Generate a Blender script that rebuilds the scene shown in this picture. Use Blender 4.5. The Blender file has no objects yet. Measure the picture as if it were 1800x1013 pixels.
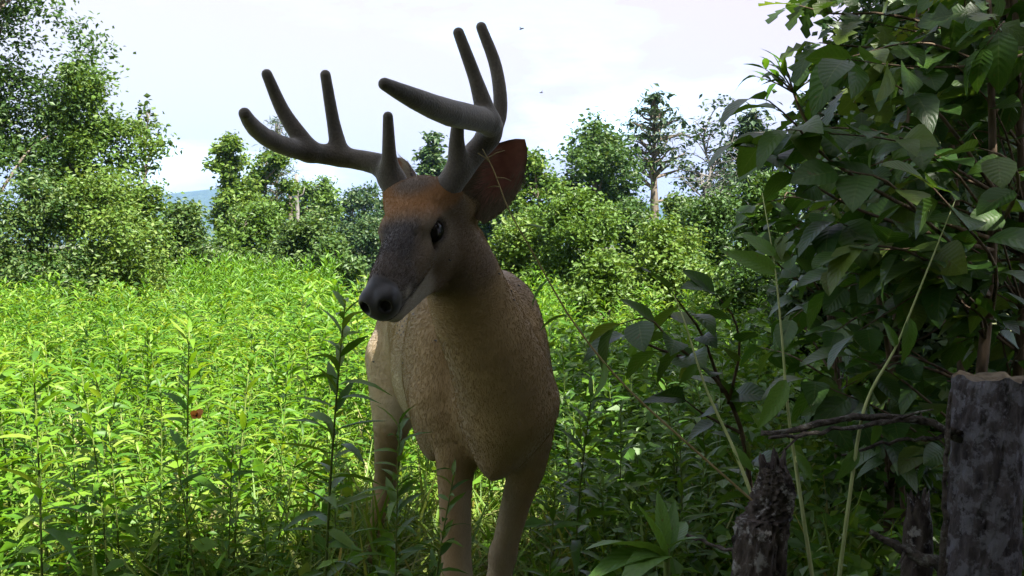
import bpy, math, random
import numpy as np
from mathutils import Vector, Matrix

# ------------------------------------------------------------------ camera, sky, sun, exposure
scene = bpy.context.scene
R = math.radians
CAM_H = 1.05
PITCH = math.atan((506.5 - 430.0) / 1800.0)          # horizon sits at row 430 of the 1013 rows
cam_data = bpy.data.cameras.new('camera')
cam_data.sensor_width = 36.0
cam_data.lens = 36.0
cam_data.clip_start = 0.05
cam_data.clip_end = 6000
cam = bpy.data.objects.new('camera', cam_data)
scene.collection.objects.link(cam)
cam.location = (0, 0, CAM_H)
cam.rotation_euler = (R(90) - PITCH, 0, 0)
scene.camera = cam

SUN_EL = R(56)
SUN_AZ_VEC = Vector((0.62, -0.72, 0)).normalized()   # horizontal direction towards the sun
TO_SUN = Vector((SUN_AZ_VEC.x * math.cos(SUN_EL), SUN_AZ_VEC.y * math.cos(SUN_EL), math.sin(SUN_EL)))

world = bpy.data.worlds.new('World')
scene.world = world
world.use_nodes = True
wn, wl = world.node_tree.nodes, world.node_tree.links
wn.clear()
w_out = wn.new('ShaderNodeOutputWorld')
w_bg = wn.new('ShaderNodeBackground')
w_bg.inputs['Strength'].default_value = 0.11
sky = wn.new('ShaderNodeTexSky')
sky.sky_type = 'NISHITA'
sky.sun_disc = False
sky.sun_elevation = SUN_EL
sky.sun_rotation = math.atan2(SUN_AZ_VEC.x, SUN_AZ_VEC.y)
sky.air_density = 1.0
sky.dust_density = 2.0
# thin white cloud sheet with a few openings
w_tc = wn.new('ShaderNodeTexCoord')
w_map = wn.new('ShaderNodeMapping')
w_map.inputs['Scale'].default_value = (1.6, 1.6, 5.0)
w_map.inputs['Location'].default_value = (0.35, 0.2, 0.1)
w_n = wn.new('ShaderNodeTexNoise')
w_n.inputs['Scale'].default_value = 1.7
w_n.inputs['Detail'].default_value = 7
w_n.inputs['Roughness'].default_value = 0.55
w_r = wn.new('ShaderNodeValToRGB')
w_r.color_ramp.elements[0].position = 0.36
w_r.color_ramp.elements[0].color = (0, 0, 0, 1)
w_r.color_ramp.elements[1].position = 0.47
w_r.color_ramp.elements[1].color = (1, 1, 1, 1)
w_n2 = wn.new('ShaderNodeTexNoise')
w_n2.inputs['Scale'].default_value = 0.9
w_n2.inputs['Detail'].default_value = 2
w_r2 = wn.new('ShaderNodeValToRGB')
w_r2.color_ramp.elements[0].position = 0.42
w_r2.color_ramp.elements[0].color = (2.08, 2.12, 2.16, 1)
w_r2.color_ramp.elements[1].position = 0.62
w_r2.color_ramp.elements[1].color = (1.98, 1.70, 1.96, 1)
w_mix = wn.new('ShaderNodeMix'); w_mix.data_type = 'RGBA'
wl.new(w_tc.outputs['Generated'], w_map.inputs['Vector'])
wl.new(w_map.outputs['Vector'], w_n.inputs['Vector'])
wl.new(w_tc.outputs['Generated'], w_n2.inputs['Vector'])
wl.new(w_n.outputs['Fac'], w_r.inputs['Fac'])
wl.new(w_n2.outputs['Fac'], w_r2.inputs['Fac'])
wl.new(w_r.outputs['Color'], w_mix.inputs['Factor'])
wl.new(sky.outputs['Color'], w_mix.inputs['A'])
wl.new(w_r2.outputs['Color'], w_mix.inputs['B'])
wl.new(w_mix.outputs['Result'], w_bg.inputs['Color'])
wl.new(w_bg.outputs['Background'], w_out.inputs['Surface'])

sun_data = bpy.data.lights.new('sun', 'SUN')
sun_data.energy = 5.0
sun_data.angle = R(0.53)
sun_data.color = (1.0, 0.95, 0.86)
sun = bpy.data.objects.new('sun', sun_data)
scene.collection.objects.link(sun)
sun.rotation_euler = TO_SUN.to_track_quat('Z', 'Y').to_euler()

vs = scene.view_settings
vs.view_transform = 'Standard'
vs.look = 'None'
vs.gamma = 1.0
vs.use_curve_mapping = False
vs.exposure = 2.25
scene.render.engine = 'CYCLES'
scene.cycles.max_bounces = 7
scene.cycles.diffuse_bounces = 4
scene.cycles.glossy_bounces = 2
scene.cycles.transmission_bounces = 4
scene.cycles.use_denoising = True

# ------------------------------------------------------------------ helpers
rng = np.random.default_rng(7)
random.seed(7)
COL = scene.collection
_F = np.array([0, math.cos(PITCH), -math.sin(PITCH)])
_U = np.array([0, math.sin(PITCH), math.cos(PITCH)])
_Rt = np.array([1.0, 0, 0])


def P(u, v, d):
    """Point seen at photo pixel (u, v), at horizontal distance d from the camera."""
    r = _F + _Rt * ((u - 900) / 1800.0) + _U * ((506.5 - v) / 1800.0)
    r = r * (d / r[1])
    return np.array([r[0], r[1], r[2] + CAM_H])


def tag(o, label=None, cat=None, group=None, kind=None):
    if label: o['label'] = label
    if cat: o['category'] = cat
    if group: o['group'] = group
    if kind: o['kind'] = kind
    return o


def empty(name, loc, label=None, cat=None, group=None):
    o = bpy.data.objects.new(name, None)
    o.empty_display_size = 0.05
    COL.objects.link(o)
    o.location = Vector([float(c) for c in loc])
    return tag(o, label, cat, group)


def np_mesh(name, V, faces, mat=None, smooth=True, rnd=None, uv=None, colour=None):
    """faces: array (n,k) or list of such arrays. rnd: per-vertex float. uv: per-vertex (n,2)."""
    if not isinstance(faces, list):
        faces = [faces]
    faces = [np.asarray(f, dtype=np.int32) for f in faces if len(f)]
    V = np.asarray(V, dtype=np.float32)
    me = bpy.data.meshes.new(name)
    me.vertices.add(len(V))
    me.vertices.foreach_set('co', V.ravel())
    loops = np.concatenate([f.ravel() for f in faces])
    tot = np.concatenate([np.full(len(f), f.shape[1], dtype=np.int32) for f in faces])
    start = np.concatenate([[0], np.cumsum(tot)[:-1]]).astype(np.int32)
    me.loops.add(len(loops))
    me.loops.foreach_set('vertex_index', loops)
    me.polygons.add(len(tot))
    me.polygons.foreach_set('loop_start', start)
    me.polygons.foreach_set('loop_total', tot)
    me.polygons.foreach_set('use_smooth', np.full(len(tot), bool(smooth)))
    if rnd is not None:
        a = me.attributes.new('rnd', 'FLOAT', 'POINT')
        a.data.foreach_set('value', np.asarray(rnd, dtype=np.float32))
    if colour is not None:
        a = me.attributes.new('coat', 'FLOAT_COLOR', 'POINT')
        c4 = np.ones((len(V), 4), dtype=np.float32)
        c4[:, :3] = colour
        a.data.foreach_set('color', c4.ravel())
    if uv is not None:
        l = me.uv_layers.new(name='uv')
        l.data.foreach_set('uv', np.asarray(uv, dtype=np.float32)[loops].ravel())
    me.update(calc_edges=True)
    me.validate()
    if mat:
        me.materials.append(mat)
    return me


def link(name, me, parent=None, M=None):
    o = bpy.data.objects.new(name, me)
    COL.objects.link(o)
    if parent is not None:
        o.parent = parent
    if M is not None:
        o.matrix_basis = M
    return o


def local(root, M):
    """world matrix -> matrix under an unrotated root"""
    return Matrix.Translation(-root.location) @ M


def world_part(name, V, faces, mat, root, **kw):
    """mesh given in world coordinates, as a part of root"""
    loc = np.array(root.location)
    return link(name, np_mesh(name, np.asarray(V) - loc, faces, mat, **kw), root)


def unit(v):
    v = np.asarray(v, dtype=float)
    return v / (np.linalg.norm(v) + 1e-12)


def frame(x, up=(0, 0, 1), roll=0.0):
    """3x3 with columns (x, y, z): x along direction, z near up, rolled about x"""
    x = unit(x)
    y = np.cross(up, x)
    if np.linalg.norm(y) < 1e-4:
        y = np.cross((0, 1, 0), x)
    y = unit(y)
    z = np.cross(x, y)
    c, s = math.cos(roll), math.sin(roll)
    return np.stack([x, y * c + z * s, z * c - y * s], axis=1)


def mat4(Rm, t, s=1.0):
    M = np.eye(4)
    M[:3, :3] = Rm * s
    M[:3, 3] = t
    return M


def merge(temps, idx, Ms, rnd=None):
    """temps: list of (V, F quads). idx: template of each instance. Ms (n,4,4). -> V, F, rnd per vertex"""
    Vs, Fs, Rs, base = [], [], [], 0
    Ms = np.asarray(Ms); idx = np.asarray(idx)
    if rnd is None:
        rnd = rng.random(len(idx))
    for t, (V, F) in enumerate(temps):
        sel = np.nonzero(idx == t)[0]
        if not len(sel):
            continue
        m = Ms[sel]
        W = np.einsum('nij,vj->nvi', m[:, :3, :3], V) + m[:, None, :3, 3]
        n, k = W.shape[:2]
        Vs.append(W.reshape(-1, 3))
        Fs.append((F[None] + (np.arange(n) * k)[:, None, None] + base).reshape(-1, F.shape[1]))
        Rs.append(np.repeat(rnd[sel], k))
        base += n * k
    return np.concatenate(Vs), np.concatenate(Fs), np.concatenate(Rs)


def tube(pts, rad, sides=8, cap=True, jitter=0.0, seed=0):
    """tapered tube along a polyline: V, F (quads; caps as degenerate-free quads are skipped, ends closed by a point)"""
    pts = np.asarray(pts, dtype=float)
    rad = np.broadcast_to(np.asarray(rad, dtype=float), (len(pts),))
    rg = np.random.default_rng(seed)
    n = len(pts)
    tang = np.gradient(pts, axis=0)
    ref = np.array([0.0, 0.0, 1.0]) if abs(unit(pts[-1] - pts[0])[2]) < 0.9 else np.array([1.0, 0.0, 0.0])
    V = []
    a = np.linspace(0, 2 * np.pi, sides, endpoint=False)
    for i in range(n):
        t = unit(tang[i])
        y = unit(np.cross(ref, t)); z = np.cross(t, y)
        rr = rad[i] * (1 + jitter * rg.normal(size=sides))
        V.append(pts[i] + rr[:, None] * (np.cos(a)[:, None] * y + np.sin(a)[:, None] * z))
    V = np.concatenate(V)
    F = []
    for i in range(n - 1):
        for k in range(sides):
            k2 = (k + 1) % sides
            F.append((i * sides + k, i * sides + k2, (i + 1) * sides + k2, (i + 1) * sides + k))
    F = np.array(F, dtype=np.int32)
    if cap:
        c0, c1 = len(V), len(V) + 1
        V = np.vstack([V, pts[0], pts[-1]])
        e = (n - 1) * sides
        T = []
        for k in range(0, sides, 2):
            k1, k2 = (k + 1) % sides, (k + 2) % sides
            T.append((c0, k2, k1, k)); T.append((c1, e + k, e + k1, e + k2))
        F = np.vstack([F, np.array(T, dtype=np.int32)])
    return V, F


def join(parts):
    Vs, Fs, b = [], [], 0
    for V, F in parts:
        Vs.append(V); Fs.append(F + b); b += len(V)
    return np.concatenate(Vs), np.concatenate(Fs)


def smooth_path(pts, n):
    """Catmull-Rom through the points, n samples"""
    p = np.asarray(pts, dtype=float)
    p = np.vstack([2 * p[0] - p[1], p, 2 * p[-1] - p[-2]])
    m = len(p) - 3
    out = []
    for t in np.linspace(0, m - 1e-6, n):
        i = int(t); f = t - i
        a, b, c, d = p[i:i + 4]
        out.append(0.5 * (2 * b + (c - a) * f + (2 * a - 5 * b + 4 * c - d) * f * f + (3 * b - a - 3 * c + d) * f ** 3))
    return np.array(out)


# ------------------------------------------------------------------ materials
class NT:
    def __init__(self, name):
        self.m = bpy.data.materials.new(name)
        self.m.use_nodes = True
        self.n, self.l = self.m.node_tree.nodes, self.m.node_tree.links
        self.n.clear()
        self.out = self.n.new('ShaderNodeOutputMaterial')

    def new(self, t, **kw):
        nd = self.n.new('ShaderNode' + t)
        for k, v in kw.items():
            if k in nd.inputs: nd.inputs[k].default_value = v
            else: setattr(nd, k, v)
        return nd

    def k(self, a, b):
        self.l.new(a, b)

    def ramp(self, fac, stops):
        r = self.n.new('ShaderNodeValToRGB')
        el = r.color_ramp.elements
        while len(el) < len(stops): el.new(0.5)
        for e, (p, c) in zip(el, stops):
            e.position = p; e.color = (*c, 1)
        self.k(fac, r.inputs['Fac'])
        return r.outputs['Color']

    def mix(self, fac, a, b, blend='MIX'):
        m = self.n.new('ShaderNodeMix'); m.data_type = 'RGBA'; m.blend_type = blend
        for s, v in (('Factor', fac), ('A', a), ('B', b)):
            if isinstance(v, (int, float)): m.inputs[s].default_value = v
            elif isinstance(v, tuple): m.inputs[s].default_value = (*v, 1)
            else: self.k(v, m.inputs[s])
        return m.outputs['Result']

    def math(self, op, a, b=0.0):
        m = self.n.new('ShaderNodeMath'); m.operation = op
        for i, v in enumerate((a, b)):
            if isinstance(v, (int, float)): m.inputs[i].default_value = v
            else: self.k(v, m.inputs[i])
        return m.outputs[0]


def leaf_material(name, stops, trans=0.42, rough=0.5, spec=0.35, veins=False, tint=(1.25, 1.15, 0.55)):
    """stops: ramp of leaf colours picked at random for each leaf"""
    t = NT(name)
    at = t.new('Attribute', attribute_name='rnd')
    oi = t.new('ObjectInfo')
    f = t.math('FRACT', t.math('ADD', at.outputs['Fac'], oi.outputs['Random']))
    col = t.ramp(f, stops)
    geo = t.new('NewGeometry')
    nz = t.new('TexNoise', Scale=38.0, Detail=3.0)
    k = t.new('TexCoord')
    t.k(k.outputs['Object'], nz.inputs['Vector'])
    col = t.mix(0.35, col, t.ramp(nz.outputs['Fac'], [(0.3, (0.55, 0.55, 0.5)), (0.7, (1.35, 1.3, 1.2))]), 'MULTIPLY')
    bump_h = None
    if veins:
        uv = t.new('UVMap', uv_map='uv')
        sep = t.new('SeparateXYZ'); t.k(uv.outputs['UV'], sep.inputs[0])
        # side veins slant forward from the midrib
        av = t.math('ABSOLUTE', sep.outputs['Y'])
        s = t.math('SINE', t.math('MULTIPLY', t.math('SUBTRACT', sep.outputs['X'], t.math('MULTIPLY', av, 0.22)), 62.0))
        vein = t.math('GREATER_THAN', s, 0.93)
        mid = t.math('LESS_THAN', av, 0.045)
        vm = t.math('MAXIMUM', t.math('MULTIPLY', vein, 0.45), mid)
        col = t.mix(t.math('MULTIPLY', vm, 0.3), col, (0.14, 0.20, 0.06))
        bump_h = s
        brown = t.new('TexNoise', Scale=11.0, Detail=4.0); t.k(k.outputs['Object'], brown.inputs['Vector'])
        col = t.mix(t.math('MULTIPLY', t.math('GREATER_THAN', brown.outputs['Fac'], 0.70), 0.6), col, (0.10, 0.06, 0.02))
    pr = t.new('BsdfPrincipled', Roughness=rough)
    pr.inputs['Specular IOR Level'].default_value = spec
    t.k(col, pr.inputs['Base Color'])
    if bump_h is not None:
        bp = t.new('Bump', Strength=0.13, Distance=0.003)
        t.k(bump_h, bp.inputs['Height']); t.k(bp.outputs['Normal'], pr.inputs['Normal'])
    tr = t.new('BsdfTranslucent')
    t.k(t.mix(1.0, col, tint, 'MULTIPLY'), tr.inputs['Color'])
    ms = t.new('MixShader', Fac=trans)
    t.k(pr.outputs[0], ms.inputs[1]); t.k(tr.outputs[0], ms.inputs[2])
    t.k(ms.outputs[0], t.out.inputs['Surface'])
    return t.m


def bark_material(name, dark, light, lichen=None, scale=14.0, stretch=0.22, bump=0.7, lichen_at=0.6):
    t = NT(name)
    tc = t.new('TexCoord')
    mp = t.new('Mapping'); mp.inputs['Scale'].default_value = (1, 1, stretch)
    t.k(tc.outputs['Object'], mp.inputs['Vector'])
    n1 = t.new('TexNoise', Scale=scale * 3, Detail=6.0, Roughness=0.65)
    t.k(mp.outputs[0], n1.inputs['Vector'])
    v = t.new('TexVoronoi', Scale=scale * 2.2)
    t.k(mp.outputs[0], v.inputs['Vector'])
    h = t.math('ADD', t.math('MULTIPLY', v.outputs['Distance'], 0.7), n1.outputs['Fac'])
    col = t.ramp(h, [(0.45, dark), (0.95, light)])
    if lichen:
        n2 = t.new('TexNoise', Scale=scale * 1.3, Detail=5.0, Roughness=0.7)
        t.k(tc.outputs['Object'], n2.inputs['Vector'])
        m = t.ramp(n2.outputs['Fac'], [(lichen_at - 0.05, (0, 0, 0)), (lichen_at + 0.03, (1, 1, 1))])
        col = t.mix(m, col, lichen)
    pr = t.new('BsdfPrincipled', Roughness=0.9)
    pr.inputs['Specular IOR Level'].default_value = 0.15
    t.k(col, pr.inputs['Base Color'])
    bp = t.new('Bump', Strength=bump, Distance=0.01)
    t.k(h, bp.inputs['Height']); t.k(bp.outputs['Normal'], pr.inputs['Normal'])
    t.k(pr.outputs[0], t.out.inputs['Surface'])
    return t.m


M_field = leaf_material('field_leaf', [(0.0, (0.045, 0.13, 0.010)), (0.45, (0.085, 0.20, 0.012)), (0.8, (0.13, 0.26, 0.016)), (1.0, (0.20, 0.28, 0.04))], trans=0.45)
M_weed = leaf_material('weed_leaf', [(0.0, (0.04, 0.11, 0.012)), (0.5, (0.07, 0.16, 0.016)), (1.0, (0.12, 0.21, 0.025))], trans=0.4, rough=0.42)  # darker leaf set; on goldenrod it stands in for shade
M_grass = leaf_material('grass_blade', [(0.0, (0.07, 0.15, 0.015)), (0.6, (0.14, 0.23, 0.025)), (0.9, (0.22, 0.25, 0.07)), (1.0, (0.30, 0.26, 0.13))], trans=0.4)
M_broad = leaf_material('broad_leaf', [(0.0, (0.026, 0.075, 0.012)), (0.5, (0.042, 0.105, 0.015)), (0.85, (0.06, 0.125, 0.018)), (1.0, (0.10, 0.15, 0.025))], trans=0.40, rough=0.42, spec=0.42, veins=True)
M_oakleaf = leaf_material('oak_leaf', [(0.0, (0.024, 0.06, 0.012)), (0.6, (0.045, 0.10, 0.016)), (1.0, (0.12, 0.17, 0.025))], trans=0.42, rough=0.42, spec=0.42, veins=True)
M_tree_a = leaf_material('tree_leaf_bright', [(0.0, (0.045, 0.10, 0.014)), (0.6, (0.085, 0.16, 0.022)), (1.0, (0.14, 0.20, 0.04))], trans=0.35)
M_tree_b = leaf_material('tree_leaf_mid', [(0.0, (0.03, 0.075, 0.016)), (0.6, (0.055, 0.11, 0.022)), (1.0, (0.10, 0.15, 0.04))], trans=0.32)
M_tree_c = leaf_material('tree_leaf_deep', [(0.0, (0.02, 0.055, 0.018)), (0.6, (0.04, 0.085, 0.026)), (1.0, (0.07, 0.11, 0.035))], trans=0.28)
M_needle = leaf_material('pine_needle', [(0.0, (0.018, 0.045, 0.02)), (1.0, (0.045, 0.08, 0.03))], trans=0.15)
M_stem = bark_material('green_stem', (0.05, 0.075, 0.02), (0.11, 0.15, 0.035), scale=20, bump=0.1)
M_vine = bark_material('pale_vine_stem', (0.22, 0.28, 0.10), (0.34, 0.38, 0.17), scale=20, bump=0.1)
M_twig = bark_material('brown_twig', (0.05, 0.035, 0.022), (0.13, 0.095, 0.065), scale=30, bump=0.4)
M_dry = bark_material('dry_stalk', (0.16, 0.12, 0.05), (0.26, 0.21, 0.10), scale=30, bump=0.2)
M_bark = bark_material('tree_bark', (0.045, 0.036, 0.028), (0.15, 0.125, 0.10), scale=6, bump=0.8)
M_greybark = bark_material('weathered_bark', (0.07, 0.065, 0.06), (0.17, 0.16, 0.15), scale=5, bump=0.6)
# ------------------------------------------------------------------ the setting
t = NT('soil_and_litter')
tc = t.new('TexCoord')
n1 = t.new('TexNoise', Scale=3.0, Detail=8.0, Roughness=0.7); t.k(tc.outputs['Object'], n1.inputs['Vector'])
n2 = t.new('TexNoise', Scale=40.0, Detail=4.0); t.k(tc.outputs['Object'], n2.inputs['Vector'])
c = t.ramp(n1.outputs['Fac'], [(0.35, (0.035, 0.042, 0.014)), (0.6, (0.075, 0.085, 0.025)), (0.8, (0.09, 0.075, 0.04))])
c = t.mix(0.5, c, t.ramp(n2.outputs['Fac'], [(0.35, (0.5, 0.5, 0.45)), (0.65, (1.4, 1.35, 1.2))]), 'MULTIPLY')
pr = t.new('BsdfPrincipled', Roughness=0.95)
t.k(c, pr.inputs['Base Color'])
bp = t.new('Bump', Strength=0.8, Distance=0.03); t.k(n2.outputs['Fac'], bp.inputs['Height']); t.k(bp.outputs['Normal'], pr.inputs['Normal'])
t.k(pr.outputs[0], t.out.inputs['Surface'])
M_soil = t.m


def ground_z(x, y):
    x = np.asarray(x, dtype=float); y = np.asarray(y, dtype=float)
    far = np.clip((np.hypot(x, y) - 3) / 10, 0, 1)
    return far * (0.06 * np.sin(0.35 * x + 1.3) * np.cos(0.28 * y) + 0.04 * np.sin(0.8 * x - 0.6 * y))


# one sheet: fine grid near, coarse rings out to the horizon
g = np.concatenate([-np.geomspace(5000, 20, 16), np.linspace(-18, 18, 61), np.geomspace(20, 5000, 16)])
GX, GY = np.meshgrid(g, g, indexing='ij')
n = len(g)
V = np.stack([GX, GY, ground_z(GX, GY) * (np.hypot(GX, GY) < 60)], axis=-1).reshape(-1, 3)
i, j = np.meshgrid(np.arange(n - 1), np.arange(n - 1), indexing='ij')
F = np.stack([i * n + j, (i + 1) * n + j, (i + 1) * n + j + 1, i * n + j + 1], axis=-1).reshape(-1, 4)
o = link('ground', np_mesh('ground', V, F, M_soil))
tag(o, kind='structure')

# far wooded ridge seen through the gap on the left
t = NT('far_forest')
tc = t.new('TexCoord')
nz = t.new('TexNoise', Scale=0.06, Detail=8.0, Roughness=0.7); t.k(tc.outputs['Object'], nz.inputs['Vector'])
pr = t.new('BsdfPrincipled', Roughness=1.0)
t.k(t.ramp(nz.outputs['Fac'], [(0.35, (0.015, 0.035, 0.014)), (0.65, (0.045, 0.075, 0.028))]), pr.inputs['Base Color'])
bp = t.new('Bump', Strength=1.0, Distance=8.0); t.k(nz.outputs['Fac'], bp.inputs['Height']); t.k(bp.outputs['Normal'], pr.inputs['Normal'])
t.k(pr.outputs[0], t.out.inputs['Surface'])
M_ridge = t.m
xs = np.linspace(-2600, 2600, 105); ys = np.linspace(-500, 500, 21)
X, Y = np.meshgrid(xs, ys, indexing='ij')
hgt = 62 + 82 * np.exp(-((X + 660) / 260) ** 2) + 26 * np.sin(X / 310 + 1) + 12 * np.sin(X / 97)
Z = hgt * np.clip(np.cos(Y / 500 * np.pi / 2), 0, 1) - 4 + 3 * np.sin(X / 23) * np.sin(Y / 19)
V = np.stack([X, Y + 2150, Z], axis=-1).reshape(-1, 3)
nx, ny = len(xs), len(ys)
i, j = np.meshgrid(np.arange(nx - 1), np.arange(ny - 1), indexing='ij')
F = np.stack([i * ny + j, (i + 1) * ny + j, (i + 1) * ny + j + 1, i * ny + j + 1], axis=-1).reshape(-1, 4)
o = link('hills', np_mesh('hills', V, F, M_ridge))
tag(o, kind='structure')
# ------------------------------------------------------------------ leaf shapes
def blade(stations, width, fold=0.25, droop=0.25, cols=2, twist=0.0, wave=0.0):
    """leaf of length 1 along x. width(t) half width. -> V, F, uv"""
    V, UV, F = [], [], []
    m = 2 * cols + 1 if cols > 1 else 3
    qs = np.linspace(-1, 1, m)
    for t_ in stations:
        w = width(t_)
        for q in qs:
            z = fold * w * abs(q) - droop * t_ * t_ + wave * np.sin(9 * t_ + 2 * q) * abs(q)
            a = twist * t_
            V.append((t_ * (1 - 0.25 * droop * t_), q * w * math.cos(a), z + q * w * math.sin(a)))
            UV.append((t_, q))
    for i in range(len(stations) - 1):
        for j in range(m - 1):
            F.append((i * m + j, (i + 1) * m + j, (i + 1) * m + j + 1, i * m + j + 1))
    return np.array(V), np.array(F), np.array(UV)


lance_w = lambda t_: 0.003 + 0.095 * (math.sin(math.pi * min(1, t_) ** 0.8)) ** 0.9 if 0 < t_ < 1 else 0.004
LANCE = [blade([0, 0.2, 0.45, 0.72, 1.0], lance_w, 0.35, d_, 1, tw) for d_, tw in ((0.15, 0.1), (0.35, -0.2), (0.6, 0.3))]
LANCE_LOW = [blade([0, 0.45, 1.0], lambda t_: 0.11 if 0 < t_ < 1 else 0.005, 0.35, d_, 1) for d_ in (0.2, 0.5)]


def diamond(w, bend):
    return np.array([(0, 0, 0), (0.45, -w, 0.03 + bend), (1, 0, -0.12), (0.45, w, 0.03)]), np.array([(0, 1, 2, 3)])


DIAM = [diamond(0.14, 0.03), diamond(0.12, -0.04)]
OVAL = [diamond(0.27, 0.06), diamond(0.32, -0.05), diamond(0.22, 0.1)]
NEEDLE = [diamond(0.07, 0.02), diamond(0.05, -0.02)]
ovate_w = lambda t_: 0.004 if t_ <= 0.10 or t_ >= 1 else 0.30 * math.sin(math.pi * ((t_ - 0.1) / 0.9) ** 0.80) ** 0.85 + 0.004
OV_ST = [0, 0.10, 0.2, 0.38, 0.58, 0.78, 0.9, 1.0]
lob = [0.006, 0.006, 0.10, 0.20, 0.09, 0.25, 0.10, 0.30, 0.13, 0.20, 0.03]


def oak_w(t_):
    return float(np.interp(t_, np.linspace(0, 1, len(lob)), lob))


def leaf_mesh(name, shape, mat):
    V, F, UV = shape
    return np_mesh(name, V, F, mat, uv=UV)


# ------------------------------------------------------------------ trees
def leaf_frames(pos, size, up=0.55, spread=1.0):
    """random leaf placements at pos, normals biased upward"""
    n = len(pos)
    d = rng.normal(size=(n, 3)); d[:, 2] = d[:, 2] * 0.5 - 0.25
    d /= np.linalg.norm(d, axis=1)[:, None]
    u_ = rng.normal(size=(n, 3)) * spread; u_[:, 2] += up * 2
    y = np.cross(u_, d); y /= np.linalg.norm(y, axis=1)[:, None] + 1e-9
    z = np.cross(d, y)
    s_ = size * rng.uniform(0.65, 1.3, n)
    M = np.zeros((n, 4, 4)); M[:, 3, 3] = 1
    M[:, :3, 0] = d * s_[:, None]; M[:, :3, 1] = y * s_[:, None]; M[:, :3, 2] = z * s_[:, None]
    M[:, :3, 3] = pos
    return M


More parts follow.
